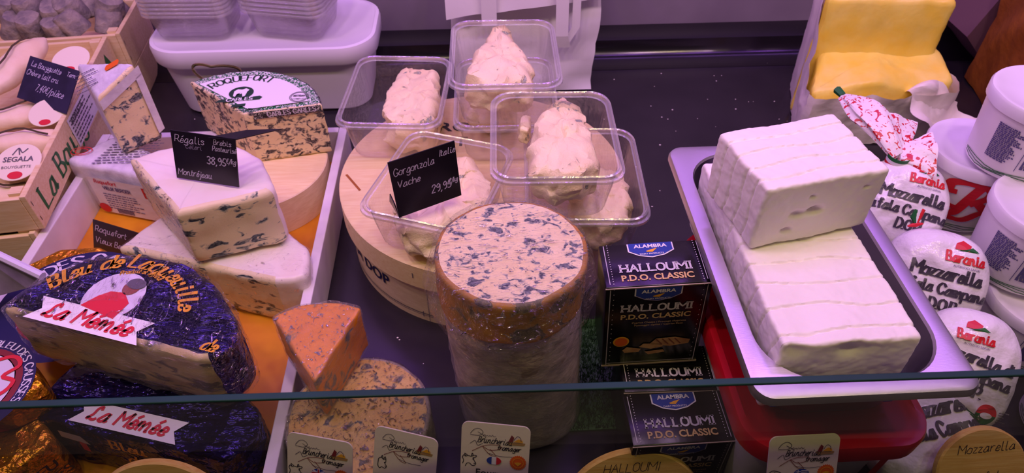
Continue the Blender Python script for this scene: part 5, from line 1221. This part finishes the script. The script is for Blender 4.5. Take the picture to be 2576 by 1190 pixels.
def ivory(lab, tl, tr, Y, flag, beast, word=None, seal_=True):
    a = PY(*tl, Y); b = P(*tr, a.z); u = b-a; w = u.length; un = u.normalized(); vn = Vector((0, .52, 1)); vn = (vn-un*vn.dot(un)).normalized(); hgt = .072
    base = (a+b)/2-vn*hgt
    T = Thing('price_sign', lab, 'price sign', base); nn = un.cross(vn).normalized()
    pts = rrect(w, hgt, .006, 6, 0, hgt/2); fr = lambda l: (lambda x, y: base+un*x+vn*y+nn*l)
    f0, f1, f2, f3 = fr(0), fr(.0003), fr(.0006), fr(.0009)
    v = [f0(*p) for p in pts]+[f0(*p)-nn*.0012 for p in pts]; n = len(pts)
    T.part('board', (v, [list(range(n)), list(range(n, 2*n))[::-1]]+[[i, i+n, (i+1) % n+n, (i+1) % n] for i in range(n)]), M['ivory'], smooth=False)
    s = w/.054; h = hgt
    T.part('lettering', join(draw([[(-.02, .0), (-.017, .004), (-.013, .005), (-.010, .002), (-.013, -.001), (-.020, -.001)], [(-.014, .002), (-.008, -.002), (-.010, -.004)], [(-.020, -.009), (-.016, -.006), (-.014, -.010), (-.010, -.008)]], .0004*s, f1, s, 0, h-.010*s),
        pen('Bruncheriau', .0052*s, .0006*s, shift(f1, -.014*s, h-.017*s, -.02), slant=.3, squeeze=.75), draw([[(-.010, 0), (-.0085, .0018), (-.0078, .0002), (-.0066, .0012), (-.0056, .0002), (-.0046, .0013), (-.0036, .0003), (-.0024, .0018), (-.0016, .0004), (0, .001)]], .0003*s, f1, s, 0, h-.0115*s), pen('fromager', .0042*s, .0006*s, shift(f1, .0015*s, h-.0225*s), slant=.25, squeeze=.85),
        draw(beast, .0006*s, f1, .0075*s, -.019*s, h-.034*s), flat(ellipse(-.017*s, h-.033*s, .0007*s, .0006*s, 8), f1)), M['ink'], smooth=False)
    T.part('lettering', draw([[(-.018, -.004), (-.008, .002), (.003, .003), (.004, .0), (-.004, -.002), (-.010, .001), (-.004, -.006), (.001, -.007), (-.004, -.001)]], .0005*s, f1, s, 0, h-.0215*s), M['brownink'], smooth=False, label='brown flourish')
    T.part('lettering', draw([[(-.006, 0), (.004, -.002), (.014, -.0015)]], .0004*s, f1, s, 0, h-.0262*s), M['greyink'], smooth=False)
    T.part('lettering', flat([(.0085*s, h-.0145*s), (.0235*s, h-.0145*s), (.0225*s, h-.0168*s), (.011*s, h-.0172*s)], f1), M['tan'], smooth=False, label='small cheese board drawing')
    T.part('lettering', flat([(.010*s, h-.0142*s), (.0125*s, h-.008*s), (.0145*s, h-.010*s), (.0135*s, h-.0142*s)], f2), M['darkred'], smooth=False)
    T.part('lettering', join(flat([(.014*s, h-.014*s), (.018*s, h-.011*s), (.021*s, h-.012*s), (.0215*s, h-.0142*s)], f2)), M['yellowink'], smooth=False)
    T.part('lettering', draw([[(.0145, -.012), (.017, -.0085), (.0195, -.010), (.020, -.0125)]], .0005*s, f3, s, 0, h), M['greyink'], smooth=False)
    cy = h-.0325*s; e = lambda x0, x1, f: flat([(x, y) for x, y in [(max(x0, min(x1, .0058*math.cos(t/16*math.pi))), .0037*math.sin(t/16*math.pi)) for t in range(32)]], lambda u, v: f(u*s-.0005*s, v*s+cy))
    if flag:
        if flag == 'fr':
            T.part('flag_print', e(-1, -.0019, f2), M['blueink'], smooth=False); T.part('flag_print', e(.0019, 1, f2), M['redink'], smooth=False); T.part('flag_print', e(-1, 1, f1), M['whiteink'], smooth=False)
        elif flag == 'gb':
            T.part('flag_print', e(-1, 1, f1), M['blueink'], smooth=False)
            gm = lambda f: (lambda u, v: f(u*s-.0005*s, v*s+cy))
            T.part('flag_print', join(*[ribbon([Vector(p) for p in q], .0014, gm(f2)) for q in (((-.0046, -.0022), (.0046, .0022)), ((-.0046, .0022), (.0046, -.0022)))], ribbon([Vector((-.0054, 0)), Vector((.0054, 0))], .0020, gm(f2)), ribbon([Vector((0, -.0034)), Vector((0, .0034))], .0020, gm(f2))), M['whiteink'], smooth=False)
            T.part('flag_print', join(ribbon([Vector((-.0054, 0)), Vector((.0054, 0))], .0011, gm(f3)), ribbon([Vector((0, -.0034)), Vector((0, .0034))], .0011, gm(f3))), M['redink'], smooth=False)
        else:
            T.part('flag_print', e(-1, 1, f1), M['blueink'], smooth=False); gm = lambda f: (lambda u, v: f(u*s-.0005*s, v*s+cy))
            T.part('flag_print', join(*[ribbon([Vector((-.0040 if y_ < 0 else 0, y_)), Vector((.0045, y_))], .0007, gm(f2)) for y_ in (-.0022, -.0007, .0008, .0022)], ribbon([Vector((-.0045, .0014)), Vector((-.0008, .0014))], .0006, gm(f2)), ribbon([Vector((-.0027, .0)), Vector((-.0027, .0028))], .0006, gm(f2))), M['whiteink'], smooth=False)
    if seal_:
        T.part('seal_print', flat([(.0185*s+(.0068 if q % 2 else .0060)*s*math.cos(q*math.pi/24), cy+(.0068 if q % 2 else .0060)*s*math.sin(q*math.pi/24)) for q in range(48)], f1), M['orangeink'], smooth=False, label='orange round quality seal')
        T.part('seal_print', join(*[ribbon([Vector((.0185*s+.0043*s*math.cos(t/10*math.pi), cy+.0043*s*math.sin(t/10*math.pi))) for t in range(21)], .0004*s, f2)], flat([(.0155*s, cy), (.0185*s, cy-.0032*s), (.0215*s, cy), (.0185*s, cy+.0008*s)], f2)), M['yellowink'], smooth=False)
    T.part('foot', box(base.x-.012, base.x+.012, base.y+.001, base.y+.009, .0005, base.z+.004), M['trimblack'], smooth=False)
    if word: T.part('lettering', face(word, .0062*s, shift(f1, -.001*s, h-.0475*s), .01), M['ink'], smooth=False)
    return T
ivory('ivory sign with British flag in front of the cling wrapped round', (722, 1086), (887, 1116), .287, 'gb', COW)
ivory('ivory sign with pig drawing, second from the white tray', (944, 1070), (1103, 1107), .2875, None, CATT, 'Sup', False)
ivory('ivory sign reading Fourme with a French flag', (1162, 1059), (1336, 1076), .287, 'fr', COW, 'Fourme')
ivory('ivory sign with Greek flag before the red lidded tub', (1938, 1100), (2116, 1091), .264, 'gr', SHEEP)
def wdisc(lab, px, py, Y, r, lines, tl=52, rz=0.0, mat='ink'):
    top = PY(px, py, Y); tilt = math.radians(tl); n_ = Vector((0, -math.sin(tilt), math.cos(tilt))); vv = Vector((0, math.cos(tilt), math.sin(tilt))); c = top-vv*r
    T = Thing('wooden_disc', lab, 'wooden sign', c-n_*.008, (tilt, 0, rz))
    T.part('disc', lathe([(0, 0), (r-.0015, 0), (r, .0015), (r, .0065), (r-.0015, .008), (0, .008)], 64), M['disc'], world=False)
    bz = (c-vv*r); T.part('stand', box(bz.x-.02, bz.x+.02, bz.y+.001, bz.y+.012, .0005, bz.z+.012), M['disc'], smooth=False, label='small wooden stand')
    fm = plane((0, 0, .008), (1, 0, 0), (0, 1, 0), .0004)
    for s, size, u, v, rt in lines: T.part('lettering', pen(s, size, .0006, shift(fm, u, v, rt), slant=.2, align='C', wob=.5), M[mat], world=False, smooth=False)
wdisc('round wooden sign handwritten HALLOUMI below the black boxes', 1600, 1136, .309, .068, [('HALLOUMI', .0095, -.004, .046, .02)], 65)
wdisc('round wooden sign handwritten Mozzarella at the lower right', 2480, 1078, .297, .042, [('Mozzarella', .0085, .002, .020, .06), ('bufala', .008, .006, -.007, .06)], 55)
wdisc('round wooden sign just showing below the violet foil halves', 375, 1165, .301, .060, [], 65)
